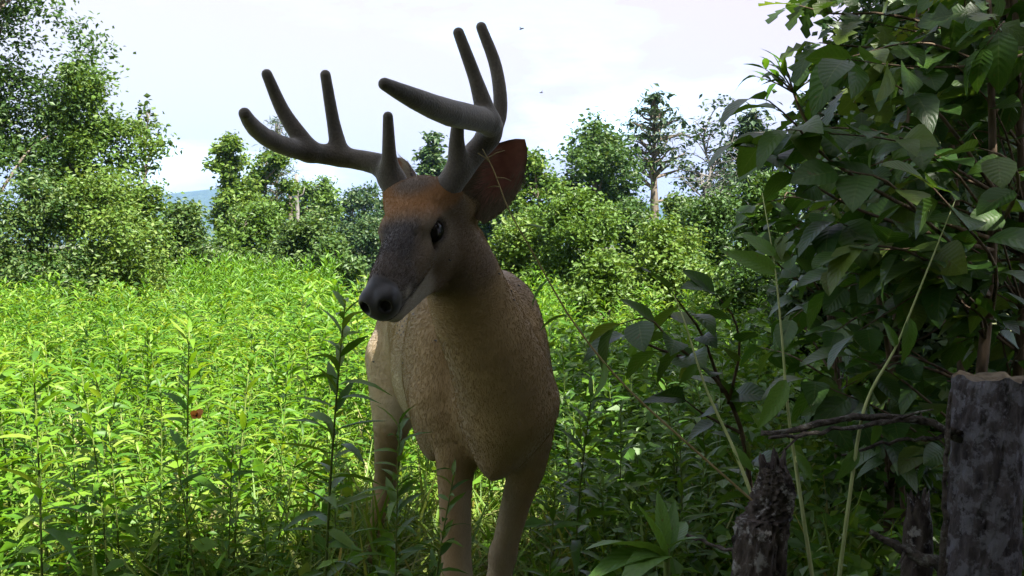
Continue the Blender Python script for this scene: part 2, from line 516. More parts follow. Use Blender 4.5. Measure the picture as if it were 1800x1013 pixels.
def tree(name, label, cat, u, d, v_top, v_bot, half_px, mat, nleaf, leaf, lobes=5, clumps=70, group=None, x0=None,
         style='broad', bark=None, bare=0.0, flat=0.75, shapes=None, trunk_r=None, depth=None, dead_twigs=0, wide_base=False):
    """a tree or shrub whose crown spans rows v_top..v_bot about column u at distance d"""
    bark = bark or M_bark
    if not wide_base and style == 'broad':
        nleaf, leaf = int(nleaf * 1.7), leaf * 0.74
        half_px *= 1.2
    top, bot, c0 = P(u, v_top, d), P(u, v_bot, d), P(u, (v_top + v_bot) / 2, d)
    w = half_px / 1800 * d
    hgt = top[2] - bot[2]
    x = c0[0] if x0 is None else x0
    gz = float(ground_z(x, d))
    root = empty(name, (x, d, gz), label, cat, group)
    depth = depth or w
    cen, rad = [], []
    if style == 'broad':
        for k in range(lobes):
            f_ = (k + 0.5) / lobes
            z = bot[2] + hgt * (0.12 + 0.80 * f_)
            ww = math.sin(math.pi * min(0.97, max(0.12, f_ * 0.85 + 0.12))) ** 0.7
            if wide_base: ww = (1.0 - 0.62 * f_ ** 1.8)
            for _ in range(3):
                cen.append((c0[0] + rng.uniform(-0.6, 0.6) * w * ww, d + rng.uniform(-0.6, 0.6) * depth * ww, z + rng.uniform(-0.05, 0.05) * hgt))
                rad.append((w * ww * 0.52, depth * ww * 0.52, hgt / lobes * 0.75))
        cl = []
        for k in range(clumps):
            q = k % len(cen)
            v = rng.normal(size=3); v /= np.linalg.norm(v)
            cl.append(np.array(cen[q]) + v * np.array(rad[q]) * rng.uniform(0.35, 1.0) ** 0.6)
        cl = np.array(cl)
        cr = rng.uniform(0.10, 0.24, clumps) * min(w, hgt * 0.5) + leaf * 0.5
    else:  # pine: flat tiers on long limbs
        cl, cr = [], []
        tiers = lobes
        for k in range(tiers):
            f_ = k / (tiers - 1)
            z = bot[2] + hgt * (0.04 + 0.95 * f_)
            reach = w * (1.0 - 0.85 * f_ ** 1.6) * rng.uniform(0.75, 1.1)
            nb = 5 if f_ < 0.85 else 3
            a0 = rng.uniform(0, 6.28)
            for b in range(nb):
                a = a0 + b * 6.28 / nb + rng.uniform(-0.4, 0.4)
                for q in (0.45, 0.75, 1.0):
                    if rng.random() < 0.85:
                        cl.append((c0[0] + math.cos(a) * reach * q, d + math.sin(a) * reach * q, z + 0.12 * reach * q + rng.normal() * 0.03 * hgt))
                        cr.append(0.13 * w + leaf * 0.5)
        cl, cr = np.array(cl), np.array(cr)
    # trunk and limbs
    tr = trunk_r or max(0.012, 0.022 * (top[2] - gz))
    ax = [np.array([x, d, gz - 0.05])]
    lean = np.array([c0[0] - x, 0, 0])
    nseg = 7
    tz = top[2] - 0.12 * hgt
    for k in range(1, nseg + 1):
        f_ = k / nseg
        ax.append(np.array([x, d, gz]) + lean * f_ ** 1.2 + np.array([rng.normal() * (0.10 if style == 'broad' else 0.02) * w * (k < nseg), rng.normal() * (0.10 if style == 'broad' else 0.02) * depth, (tz - gz) * f_]))
    ax = smooth_path(ax, 16)
    tubes = [tube(ax, np.linspace(tr, tr * 0.18, 16), 8, jitter=0.05, seed=abs(int(u)))]
    nl = min(len(cl), 26 if style == 'broad' else len(cl))
    for q in rng.permutation(len(cl))[:nl]:
        e = cl[q]
        zs = np.clip(e[2] - (0.55 if style == 'broad' else 0.06) * np.hypot(e[0] - c0[0], e[1] - d) - 0.05 * hgt, gz + 0.15 * (tz - gz), tz * 0.98)
        i_ = int(np.clip((zs - gz) / (tz - gz) * 15, 1, 15))
        st = ax[i_]
        mid = (st + e) / 2 + np.array([0, 0, (0.10 if style == 'broad' else -0.02) * np.linalg.norm(e - st)]) + rng.normal(size=3) * 0.04 * w
        tubes.append(tube(smooth_path([st, mid, e], 6), np.linspace(tr * 0.34, tr * 0.07, 6), 5, cap=False))
    for _ in range(dead_twigs):
        i_ = rng.integers(4, 15); st = ax[i_]
        a = rng.uniform(0, 6.28); L = w * rng.uniform(0.5, 1.1)
        e = st + np.array([math.cos(a) * L, math.sin(a) * L, rng.uniform(0.1, 0.7) * L])
        mid = (st + e) / 2 + rng.normal(size=3) * 0.06 * L
        pth = smooth_path([st, mid, e], 6)
        tubes.append(tube(pth, np.linspace(tr * 0.3, tr * 0.06, 6), 4, cap=False))
        for _k in range(3):
            s2 = pth[rng.integers(2, 6)]; e2 = s2 + np.array([rng.normal() * 0.3 * L, rng.normal() * 0.3 * L, rng.uniform(0.0, 0.4) * L])
            tubes.append(tube(np.array([s2, (s2 + e2) / 2 + rng.normal(size=3) * 0.02 * L, e2]), np.linspace(tr * 0.12, tr * 0.04, 3), 4, cap=False))
    V, F = join(tubes)
    world_part('trunk', V, F, bark, root)
    # leaves
    if nleaf:
        q = rng.integers(0, len(cl), nleaf)
        off = rng.normal(size=(nleaf, 3)) * cr[q][:, None] * 0.62
        off[:, 2] *= flat if style == 'broad' else 0.30
        pos = cl[q] + off
        pos[:, 2] = np.maximum(pos[:, 2], gz + 0.05)
        tm = shapes or OVAL
        ids = rng.integers(0, len(tm), nleaf)
        shade_of_clump = rng.random(len(cl)) * 0.35
        Ms = leaf_frames(pos, leaf, up=0.5 if style == 'broad' else 0.9)
        V, F, rn = merge(tm, ids, Ms, rng.random(nleaf) * 0.62 + shade_of_clump[q])
        o_ = world_part('crown', V, F, mat, root, smooth=False, rnd=rn)
        o_['kind'] = 'stuff'
    return root


g_t = 'trees around the clearing'
tree('oak_tree', 'tall airy broadleaf tree at the left edge with sky showing through its crown', 'tree', -10, 13, -330, 400, 150, M_tree_b, 14000, 0.10, lobes=8, clumps=150, group=g_t, trunk_r=0.07)
tree('broadleaf_tree', 'dense yellow-green tree just right of the tall airy tree', 'tree', 132, 14.5, 115, 430, 108, M_tree_a, 11000, 0.10, lobes=6, clumps=100, group=g_t)
tree('young_tree', 'spindly leaning young tree with few leaves against the sky', 'tree', 262, 16, 172, 330, 40, M_tree_b, 230, 0.14, lobes=5, clumps=34, group=g_t, trunk_r=0.035, x0=P(235, 430, 16)[0])
tree('broadleaf_tree', 'narrow broadleaf tree standing beside the gap with the blue ridge', 'tree', 404, 26, 238, 430, 38, M_tree_a, 5000, 0.17, lobes=5, clumps=55, group=g_t)
tree('broadleaf_tree', 'rounded broadleaf tree under the left antler beam tip', 'tree', 468, 27, 268, 430, 42, M_tree_a, 4500, 0.17, lobes=4, clumps=50, group=g_t)
tree('pine_tree', 'thin distant pine with wispy top behind the left antler beam', 'tree', 487, 46, 212, 360, 42, M_needle, 1600, 0.32, lobes=9, group=g_t, style='pine', shapes=NEEDLE, trunk_r=0.11)
tree('broadleaf_tree', 'small round-topped tree next to the bare dead trunks', 'tree', 548, 33, 316, 440, 45, M_tree_a, 4000, 0.18, lobes=4, clumps=45, group=g_t)
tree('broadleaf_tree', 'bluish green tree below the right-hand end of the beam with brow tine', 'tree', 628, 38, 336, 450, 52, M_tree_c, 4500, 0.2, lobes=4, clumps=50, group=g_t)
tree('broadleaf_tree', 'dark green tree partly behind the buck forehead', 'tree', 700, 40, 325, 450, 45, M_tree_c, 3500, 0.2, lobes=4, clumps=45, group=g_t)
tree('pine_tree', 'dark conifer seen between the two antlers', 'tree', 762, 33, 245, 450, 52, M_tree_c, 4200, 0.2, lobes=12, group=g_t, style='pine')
tree('broadleaf_tree', 'broadleaf tree hidden behind the antler base and ear', 'tree', 855, 30, 300, 450, 60, M_tree_b, 4000, 0.18, lobes=4, clumps=50, group=g_t)
tree('broadleaf_tree', 'bright green low tree right behind the buck ear', 'tree', 938, 18, 262, 480, 62, M_tree_a, 6000, 0.12, lobes=5, clumps=70, group=g_t)
tree('broadleaf_tree', 'wide crowned tree left of the bare-trunked pine', 'tree', 1045, 24, 212, 430, 78, M_tree_b, 7500, 0.16, lobes=5, clumps=85, group=g_t)
tree('pine_tree', 'tall pine with bare dark trunk and flat open branches', 'tree', 1150, 27, 172, 296, 74, M_needle, 1900, 0.19, lobes=6, group=g_t, style='pine', trunk_r=0.17, dead_twigs=7, shapes=NEEDLE + OVAL[:1])
tree('dead_tree', 'half dead grey tree with bare twigs right of the pine', 'tree', 1245, 22, 182, 400, 62, M_needle, 900, 0.16, lobes=6, clumps=26, group=g_t, bark=M_greybark, trunk_r=0.06, dead_twigs=40)
tree('pine_tree', 'shadowy pine standing behind the half dead grey tree', 'tree', 1320, 27, 205, 420, 75, M_needle, 5200, 0.24, lobes=13, group=g_t, style='pine', shapes=NEEDLE + OVAL[:1])
tree('pine_tree', 'deep green pine mostly hidden behind the shaded saplings', 'tree', 1430, 25, 190, 430, 80, M_needle, 4500, 0.24, lobes=13, group=g_t, style='pine', shapes=NEEDLE + OVAL[:1])

# two bare trunks left of the antler beam
for u_, v_, lb in ((508, 322, 'short bare dead trunk, the darker of two side by side'), (520, 306, 'pale bare dead trunk with a broken top beside the darker one')):
    b_ = P(u_, 430, 31); rt = empty('dead_tree', (b_[0], 31, 0), lb, 'dead tree', 'bare dead trunks')
    tp = P(u_ + 1, v_, 31)
    pth = smooth_path([b_ * (1, 1, 0), (b_ * (1, 1, 0) + tp) / 2 + (0.04, 0, 0), tp], 10)
    V, F = tube(pth, np.linspace(0.085, 0.05, 10), 8, jitter=0.15, seed=u_)
    world_part('trunk', V, F, M_greybark if u_ == 520 else M_bark, rt)
    st = pth[7]
    V, F = tube(np.array([st, st + (0.18, 0, 0.10), st + (0.24, 0, 0.32)]), [0.03, 0.02, 0.01], 5)
    world_part('limb_stub', V, F, M_greybark, rt)

g_s = 'shrubs at the edge of the field'
for a in [
    ('leafy bush under the tall airy tree at the field edge', 50, 10.5, 300, 520, 120, M_tree_b, 7000, 0.075),
    ('yellow-green bush in front of the dense left tree', 185, 11, 300, 500, 105, M_tree_a, 7000, 0.075),
    ('bush sloping down toward the blue ridge gap', 258, 12.5, 318, 480, 46, M_tree_a, 5000, 0.08),
    ('dark bush directly below the blue ridge', 342, 17, 360, 480, 56, M_tree_b, 6000, 0.11),
    ('broad bush in front of the narrow broadleaf tree', 440, 19, 358, 480, 75, M_tree_a, 6000, 0.12),
    ('bush in front of the bare dead trunks', 535, 17, 372, 500, 68, M_tree_b, 6000, 0.11),
    ('small dark bush at the end of the mown strip', 655, 27, 385, 462, 42, M_tree_c, 3000, 0.15),
    ('round bush left of the mown strip', 588, 15, 420, 500, 45, M_tree_b, 3000, 0.1),
    ('shrub behind the buck withers', 900, 11, 392, 560, 75, M_tree_a, 6000, 0.075),
    ('tall bright shrub rising below the wide crowned tree', 1030, 10.5, 325, 580, 80, M_tree_a, 8000, 0.075),
    ('shrub under the tall pine', 1115, 13, 352, 520, 62, M_tree_b, 5500, 0.09),
    ('shrub filling the gap between the pine and the half dead tree', 1205, 15, 346, 520, 42, M_tree_b, 4500, 0.10),
    ('pale rounded shrub in the sun below the pine', 1175, 8.3, 398, 640, 92, M_tree_a, 8000, 0.06),
    ('shrub below the half dead grey tree', 1258, 10, 340, 600, 78, M_tree_b, 6500, 0.07),
    ('leafy shrub tucked against the shaded saplings', 1345, 7.2, 300, 640, 75, M_tree_b, 6500, 0.065),
    ('low sunlit shrub beside the buck shoulder', 1060, 7.2, 455, 640, 70, M_tree_a, 5500, 0.055),
]:
    lb, u_, d_, v0, v1, hw, mt, nf, lf = a
    tree('shrub', lb, 'shrub', u_, d_, v0, 430 + 1.0 / d_ * 1800, hw * 1.35, mt, int(nf * 1.9), lf * 0.72, lobes=4, clumps=95, group=g_s, trunk_r=0.02, wide_base=True)

# shaded trees closing the right side
g_r = 'shaded trees on the right'
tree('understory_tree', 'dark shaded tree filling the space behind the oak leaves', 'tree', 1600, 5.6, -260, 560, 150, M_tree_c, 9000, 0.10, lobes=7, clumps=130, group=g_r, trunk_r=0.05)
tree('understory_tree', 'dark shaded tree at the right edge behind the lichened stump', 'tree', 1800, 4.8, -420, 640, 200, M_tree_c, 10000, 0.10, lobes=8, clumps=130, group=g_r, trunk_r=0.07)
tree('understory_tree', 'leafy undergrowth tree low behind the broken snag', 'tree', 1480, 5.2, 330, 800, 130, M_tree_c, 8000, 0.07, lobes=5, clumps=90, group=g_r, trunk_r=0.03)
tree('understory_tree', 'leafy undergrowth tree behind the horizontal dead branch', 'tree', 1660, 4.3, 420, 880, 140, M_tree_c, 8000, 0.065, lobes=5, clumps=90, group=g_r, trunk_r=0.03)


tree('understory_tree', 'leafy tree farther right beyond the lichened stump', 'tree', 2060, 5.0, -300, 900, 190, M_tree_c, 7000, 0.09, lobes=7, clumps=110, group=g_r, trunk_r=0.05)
tree('broadleaf_tree', 'broadleaf tree farther left beyond the tall airy tree', 'tree', -260, 13.5, -100, 500, 170, M_tree_b, 7000, 0.11, lobes=7, clumps=110, group=g_t)
tree('broadleaf_tree', 'outermost broadleaf tree left of the field', 'tree', -560, 13, 0, 520, 170, M_tree_a, 6000, 0.11, lobes=6, clumps=100, group=g_t)


# big trees beside and behind the camera that shade the buck and the saplings
def shade_tree(name, label, x, y, h, crown_c, crown_r, nleaf, leaf, seed, added_bough=None, trunk=0.2):
    rg = np.random.default_rng(seed)
    rt = empty(name, (x, y, 0), label, 'tree', 'trees shading the trail camera')
    ax = smooth_path([(x, y, -0.1), (x + 0.05, y, h * 0.3), (x - 0.05, y + 0.05, h * 0.6), (crown_c[0], crown_c[1], h)], 14)
    tubes = [tube(ax, np.linspace(trunk, trunk * 0.3, 14), 10, jitter=0.04, seed=seed)]
    v = rg.normal(size=(90, 3)); v /= np.linalg.norm(v, axis=1)[:, None]
    cl = np.array(crown_c) + v * np.array(crown_r) * (rg.uniform(0.1, 1, 90) ** 0.5)[:, None]
    if added_bough is not None:      # low unseen limb added to shade the head and antlers
        bc, br = added_bough
        v2 = rg.normal(size=(26, 3)); v2 /= np.linalg.norm(v2, axis=1)[:, None]
        cl[-26:] = np.array(bc) + v2 * np.array(br) * (rg.uniform(0.05, 1, 26) ** 0.5)[:, None]
        tubes.append(tube(smooth_path([ax[7], (ax[7] + np.array(bc)) / 2 + (0, 0, 0.3), bc], 10), np.linspace(0.08, 0.025, 10), 7, cap=False))
    for e in cl[:30]:
        st = ax[rg.integers(6, 13)]
        tubes.append(tube(smooth_path([st, (st + e) / 2 + (0, 0, 0.2), e], 6), np.linspace(trunk * 0.3, trunk * 0.08, 6), 5, cap=False))
    V, F = join(tubes); world_part('trunk', V, F, M_bark, rt)
    q = rg.integers(0, 90, nleaf)
    sp = np.full(90, 0.30)
    if added_bough is not None: sp[-26:] = 0.13
    pos = cl[q] + rg.normal(size=(nleaf, 3)) * sp[q][:, None] * (1, 1, 0.6)
    V, F, rn = merge(OVAL, rg.integers(0, 3, nleaf), leaf_frames(pos, leaf))
    world_part('crown', V, F, M_tree_b, rt, smooth=False, rnd=rn)['kind'] = 'stuff'


shade_tree('canopy_tree', 'large leafy tree beside the camera whose crown shades the buck', 4.3, -0.9, 7.6, (4.3, -1.5, 6.0), (2.3, 2.0, 1.9), 20000, 0.15, 3, added_bough=((1.34, 0.06, 4.5), (0.46, 0.40, 0.2)))
shade_tree('canopy_tree', 'large leafy tree overhanging the shaded saplings', 5.4, 2.2, 7.0, (4.25, 1.6, 5.2), (1.8, 1.9, 1.3), 14000, 0.15, 6)
for k, (x_, y_, lb) in enumerate([(-5.2, -3.6, 'unseen leafy tree added behind the camera at the far left'), (-2.6, -4.2, 'unseen leafy tree added behind the camera, second from the far left'), (0.0, -3.6, 'unseen leafy tree added straight behind the camera'),
                                  (2.4, -4.0, 'unseen leafy tree added behind the camera next to the large shade tree'), (5.4, -3.4, 'unseen leafy tree added behind the large shade tree')]):
    shade_tree('canopy_tree', lb, x_, y_, 6.8, (x_, y_, 3.4), (1.7, 1.3, 3.3), 6000, 0.2, 40 + k)  # row added behind the camera to keep sky light off the buck's front
for k, (x_, y_, h_, lb) in enumerate([(2.0, 0.25, 2.9, 'unseen dense bush added to the right of the camera'), (1.0, -1.5, 2.8, 'unseen dense bush added behind the camera on the right'), (-0.9, -1.7, 2.6, 'unseen dense bush added behind the camera on the left'), (3.0, -0.6, 3.2, 'unseen dense bush added at the foot of the large shade tree')]):
    shade_tree('added_bush', lb, x_, y_, h_, (x_, y_, h_ * 0.5), (0.75, 0.7, h_ * 0.5), 4500, 0.13, 60 + k, trunk=0.04)  # bushes added out of view to darken the side facing the camera
shade_tree('canopy_tree', 'unseen low spreading tree added right behind the camera', 0.4, -1.8, 4.2, (0.6, -1.6, 3.3), (2.3, 0.95, 0.8), 11000, 0.14, 71, trunk=0.13)  # crown added to block the sky above the camera
# ------------------------------------------------------------------ field plants
def deer_clear(x, y, m=0.0):
    """True where a plant may stand: not inside the buck, not in the open space before its legs"""
    s_ = -(x - BO_[0]) * math.sin(R(13.5)) + (y - BO_[1]) * math.cos(R(13.5))
    l_ = (x - BO_[0]) * math.cos(R(13.5)) + (y - BO_[1]) * math.sin(R(13.5))
    return not (-0.12 < s_ < 1.25 and abs(l_) < 0.22 + m)


BO_ = np.array([-0.035, 2.12])


def goldenrod_leaves(h, n, rg, curve):
    """stem path and leaf matrices of one plant of height h, base at the origin"""
    a = rg.uniform(0, 6.28)
    bend = np.array([math.cos(a), math.sin(a), 0]) * curve * h
    zz = np.linspace(0, 1, 9)
    path = np.stack([bend[0] * zz ** 2, bend[1] * zz ** 2, h * zz], axis=1)
    Ms = []
    for k in range(n):
        f_ = 0.12 + 0.88 * (k / (n - 1)) ** 0.8
        p_ = np.array([np.interp(f_, zz, path[:, i]) for i in range(3)])
        ang = k * 2.4 + rg.normal() * 0.3
        el = 0.25 + 0.55 * f_ ** 2 + rg.normal() * 0.18
        d_ = np.array([math.cos(ang) * math.cos(el), math.sin(ang) * math.cos(el), math.sin(el)])
        L = (0.122 - 0.045 * max(0, f_ - 0.6) / 0.4) * rg.uniform(0.75, 1.2) * (h / 0.85) ** 0.4
        if f_ < 0.4: L *= 0.6 + f_
        Ms.append(mat4(frame(d_, roll=rg.normal() * 0.4), p_, L))
    return path, np.array(Ms)


lance_shaded = [leaf_mesh('narrow_leaf', s_, M_weed) for s_ in LANCE]
lance_field = [leaf_mesh('narrow_leaf', s_, M_field) for s_ in LANCE]
protos = []
for k in range(9):
    rg = np.random.default_rng(100 + k)
    h_ = 0.85
    path, Ms = goldenrod_leaves(h_, int(rg.integers(44, 58)), rg, rg.uniform(0.03, 0.16))
    stem = tube(path, np.linspace(0.0042, 0.0016, 9), 6)
    ids = rg.integers(0, 3, len(Ms))
    V, F, rn = merge([(a, b) for a, b, _ in LANCE], ids, Ms, rg.random(len(Ms)) * 0.8)
    fol = np_mesh('foliage', V, F, M_field, rnd=rn)
    fol_shade = fol.copy(); fol_shade.materials.clear(); fol_shade.materials.append(M_weed)
    lowV, lowF, _ = merge([(a, b) for a, b, _ in LANCE_LOW], rg.integers(0, 2, len(Ms)), Ms)
    sel = np.arange(0, len(Ms), 2)
    big = Ms[sel].copy(); big[:, :3, :3] *= 1.25
    farV, farF, _ = merge(DIAM, rg.integers(0, 2, len(sel)), big)
    protos.append(dict(path=path, Ms=Ms, ids=ids, stem=np_mesh('stem', stem[0], stem[1], M_stem), fol=fol, fol_shade=fol_shade, low=(lowV, lowF), far=(farV, farF)))


def goldenrod(x, y, h, rg, label, group, detail, mats=None, proto=None, tilt=None):
    k = int(rg.integers(0, len(protos))) if proto is None else proto
    pr_ = protos[k]
    rt = empty('goldenrod_plant', (x, y, float(ground_z(x, y))), label, 'weed', group)
    tl = rg.normal(size=2) * 0.07 if tilt is None else tilt
    Mx = Matrix.Rotation(tl[0], 4, 'X') @ Matrix.Rotation(tl[1], 4, 'Y') @ Matrix.Rotation(rg.uniform(0, 6.28), 4, 'Z') @ Matrix.Scale(h / 0.85, 4)
    link('stem', pr_['stem'], rt, Mx)
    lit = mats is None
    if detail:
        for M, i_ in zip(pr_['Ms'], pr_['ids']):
            link('leaf', (lance_field if lit else lance_shaded)[i_], rt, Mx @ Matrix(M.tolist()))
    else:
        o_ = link('foliage', pr_['fol'] if lit else pr_['fol_shade'], rt, Mx)
        o_['kind'] = 'stuff'
    return rt


def in_view(x, y, margin=60):
    u_ = 900 + x / y * 1800
    return -margin < u_ < 1800 + margin


def height_at(x, y, rg):
    n_ = 0.5 + 0.5 * math.sin(1.7 * x + 0.6 * y) * math.cos(1.1 * y - 0.4 * x)
    return (0.50 + 0.20 * n_) * rg.uniform(0.72, 1.22)


rg = np.random.default_rng(21)
cand = []
for _ in range(76000):
    y = math.sqrt(rg.uniform(1.75 ** 2, 30 ** 2)); x = rg.uniform(-1, 1) * (0.56 * y + 1.3)
    cand.append((x, y))
cand = np.array(cand)
cand = cand[np.argsort(cand[:, 1])]
near, mid_f, far_f, gap_out = [], [], [], []
cells = {}
for x, y in cand:
    seen = in_view(x, y)
    gap = 0.135 if y < 4 else 0.125 if y < 9 else 0.18
    key = (int(x / gap), int(y / gap))
    if key in cells: continue
    u_ = 900 + x / y * 1800
    if not deer_clear(x, y, 0.03): continue
    if 590 < u_ < 1010 and y < 2.9: continue           # open space in front of the legs
    if u_ > 1000 and y < 2.3: continue
    if u_ <= 590 and y < 2.5: continue
    if u_ > 1260 and y < 5: continue
    if u_ > 1500 and seen: continue
    if not seen and x > 0 and y < 3.5: continue
    if not seen and y < 9: gap_out.append((x, y)); cells[key] = 1; continue
    # mown strip beyond the muzzle
    if y > 9 and abs(u_ - (640 + 0.0 * y)) < 26 + 260 / y: continue
    cells[key] = 1
    (near if y < 5.2 else mid_f if y < 9 else far_f).append((x, y))
mid_f = near[284:] + mid_f + gap_out
near = near[:284]
n_detail = 70
for k, (x, y) in enumerate(near):
    h_ = height_at(x, y, rg)
    if y < 2.8 and x < -0.2: h_ *= 0.86
    right = x > 0.12
    lab = ('narrow-leaved goldenrod stem in the shade between the buck and the saplings', 'goldenrod in the shade right of the buck') if right else \
          ('bright narrow-leaved goldenrod stem in the sunny field left of the buck', 'goldenrod in the sunny field')
    goldenrod(x, y, h_, rg, lab[0], lab[1], k < n_detail, mats='weed' if right else None)
print('goldenrod', len(near), len(mid_f), len(far_f))

# a few plants that stand out
for (u_, v_, d_, pk, lb, mt) in [
    (562, 535, 2.35, 0, 'tall dark goldenrod stem standing alone left of the buck leg', 'weed'),
    (322, 570, 2.7, 1, 'dark stemmed goldenrod beside the orange butterfly', None),
    (185, 660, 2.55, 2, 'shaded goldenrod with drooping leaves at the lower left', None),
    (60, 640, 2.2, 3, 'tall shaded goldenrod in the left corner', None),
    (690, 760, 2.0, 4, 'young goldenrod crossing in front of the buck hind leg', 'weed'),
    (735, 845, 1.95, 5, 'short goldenrod between the hind leg and the foreleg', 'weed'),
    (948, 860, 2.05, 6, 'short goldenrod at the buck left foreleg', 'weed'),
    (1010, 700, 2.2, 7, 'shaded goldenrod just right of the buck chest', 'weed'),
    (400, 640, 2.7, 8, 'leafy goldenrod left of the lone dark stem', None),
    (480, 870, 2.5, 2, 'low goldenrod tip in the bottom foreground', None),
]:
    tp = P(u_, v_, d_)
    goldenrod(tp[0], tp[1], tp[2], rg, lb, None, True, mats=mt, proto=pk, tilt=rg.normal(size=2) * 0.03)

# the rest of the field in one mass
def mass(name, pts, lod, label, mat, scale=1.0):
    idx = rg.integers(0, len(protos), len(pts))
    Ms = []
    for x, y in pts:
        h_ = height_at(x, y, rg) * scale
        a = rg.uniform(0, 6.28); tl = rg.normal(size=2) * 0.08
        Rm = Matrix.Rotation(tl[0], 3, 'X') @ Matrix.Rotation(tl[1], 3, 'Y') @ Matrix.Rotation(a, 3, 'Z')
        Ms.append(mat4(np.array(Rm), (x, y, float(ground_z(x, y))), h_ / 0.85))
    temps = [p_[lod] for p_ in protos]
    # random value per leaf rather than per plant
    V, F, rn = merge(temps, idx, Ms)
    per = 4 if lod == 'far' else 9
    rn = np.repeat(rg.random(len(V) // per + 1), per)[:len(V)] * 0.7 + rn * 0.3
    o_ = link(name, np_mesh(name, V, F, mat, rnd=rn, smooth=False))
    tag(o_, label, 'weeds', kind='stuff')


mass('goldenrod_patch', mid_f, 'low', 'dense stand of goldenrod in the middle of the field', M_field, 1.05)
mass('goldenrod_field', far_f, 'far', 'far sunny field of goldenrod reaching the trees', M_field, 1.15)

# grass and low ground cover
nb = 56000
y = np.sqrt(rg.uniform(1.7 ** 2, 11 ** 2, nb)); y[:16000] = rg.uniform(2.5, 5.0, 16000); x = rg.uniform(-1, 1, nb) * (0.56 * y + 0.5)
ok = (x < 0.25 * y + 0.35)
x, y = x[ok], y[ok]
gb = [blade([0, 0.5, 1.0], lambda t_: 0.02 * (1 - t_) + 0.002, 0.4, d_, 1) for d_ in (0.2, 0.6, 1.0)]
ang = rg.uniform(0, 6.28, len(x)); el = rg.uniform(0.7, 1.45, len(x))
L = rg.uniform(0.16, 0.50, len(x))
Ms = np.array([mat4(frame((math.cos(a) * math.cos(e), math.sin(a) * math.cos(e), math.sin(e)), roll=0), (px, py, float(ground_z(px, py))), l_)
               for a, e, px, py, l_ in zip(ang, el, x, y, L)])
V, F, rn = merge([(a, b) for a, b, _ in gb], rg.integers(0, 3, len(x)), Ms)
tag(link('grass', np_mesh('grass', V, F, M_grass, rnd=rn)), 'long fine grass growing between the goldenrod stems', 'grass', kind='stuff')
# mown strip
nb = 26000
y = rg.uniform(8.5, 34, nb); x = (640 - 900) / 1800 * y + rg.uniform(-1, 1, nb) * (0.25 + 0.018 * y)
ang = rg.uniform(0, 6.28, nb); el = rg.uniform(0.8, 1.45, nb); L = rg.uniform(0.12, 0.40, nb)
Ms = np.array([mat4(frame((math.cos(a) * math.cos(e), math.sin(a) * math.cos(e), math.sin(e))), (px, py, float(ground_z(px, py))), l_) for a, e, px, py, l_ in zip(ang, el, x, y, L)])
wide = [blade([0, 0.5, 1.0], lambda t_: 0.05 * (1 - t_) + 0.004, 0.4, d_, 1) for d_ in (0.2, 0.7)]
V, F, rn = merge([(a, b) for a, b, _ in wide], rg.integers(0, 2, nb), Ms)
tag(link('grass', np_mesh('grass', V, F, M_grass, rnd=rn)), 'strip of short sunny grass leading to the trees', 'grass', kind='stuff')

# low broad-leaved herbs under the saplings and through the shade
nh = 21000
y = rg.uniform(1.9, 5.6, nh); x = rg.uniform(0.02, 1.0, nh) * (0.56 * y + 0.9)
ok = (x > 0.16)
x, y = x[ok], y[ok]
hmax = 0.30 + 0.35 * np.clip((y - 2.2) / 2, 0, 1)
z = rg.uniform(0, 1, len(x)) ** 0.8 * hmax + 0.02
V, F, rn = merge(OVAL, rg.integers(0, 3, len(x)), leaf_frames(np.stack([x, y, z], axis=1), 0.055, up=0.9))
tag(link('undergrowth', np_mesh('undergrowth', V, F, M_weed, rnd=rn, smooth=False)), 'low leafy undergrowth in the shade under the saplings', 'undergrowth', kind='stuff')
nh = 9000
y = np.sqrt(rg.uniform(2.0 ** 2, 9 ** 2, nh)); x = rg.uniform(-0.55, 0.06, nh) * y
ok = np.array([deer_clear(a, b, -0.1) for a, b in zip(x, y)])
x, y = x[ok], y[ok]
z = rg.uniform(0.02, 0.34, len(x))
V, F, rn = merge(OVAL, rg.integers(0, 3, len(x)), leaf_frames(np.stack([x, y, z], axis=1), 0.06, up=0.9))
tag(link('ground_cover', np_mesh('ground_cover', V, F, M_field, rnd=rn, smooth=False)), 'low leafy ground cover among the sunny goldenrod', 'ground cover', kind='stuff')
# ------------------------------------------------------------------ shaded saplings on the right
ovate = [leaf_mesh('broad_leaf', blade(OV_ST, ovate_w, 0.22, d_, 2, tw, wv), M_broad) for d_, tw, wv in
         ((0.18, 0.1, 0.012), (0.35, -0.15, 0.02), (0.55, 0.25, 0.015), (0.10, -0.3, 0.02), (0.75, 0.0, 0.01))]
oaks = [leaf_mesh('oak_leaf', blade(np.linspace(0, 1, 11), oak_w, 0.15, d_, 1, tw), M_oakleaf) for d_, tw in ((0.2, 0.1), (0.4, -0.2), (0.6, 0.2))]
lances = [leaf_mesh('lance_leaf', blade([0, 0.15, 0.35, 0.6, 0.82, 1.0], lambda t_: 0.004 if t_ in (0, 1.0) else 0.15 * math.sin(math.pi * t_ ** 0.8), 0.3, d_, 1, tw), M_weed)
          for d_, tw in ((0.15, 0.1), (0.4, -0.2), (0.7, 0.2))]


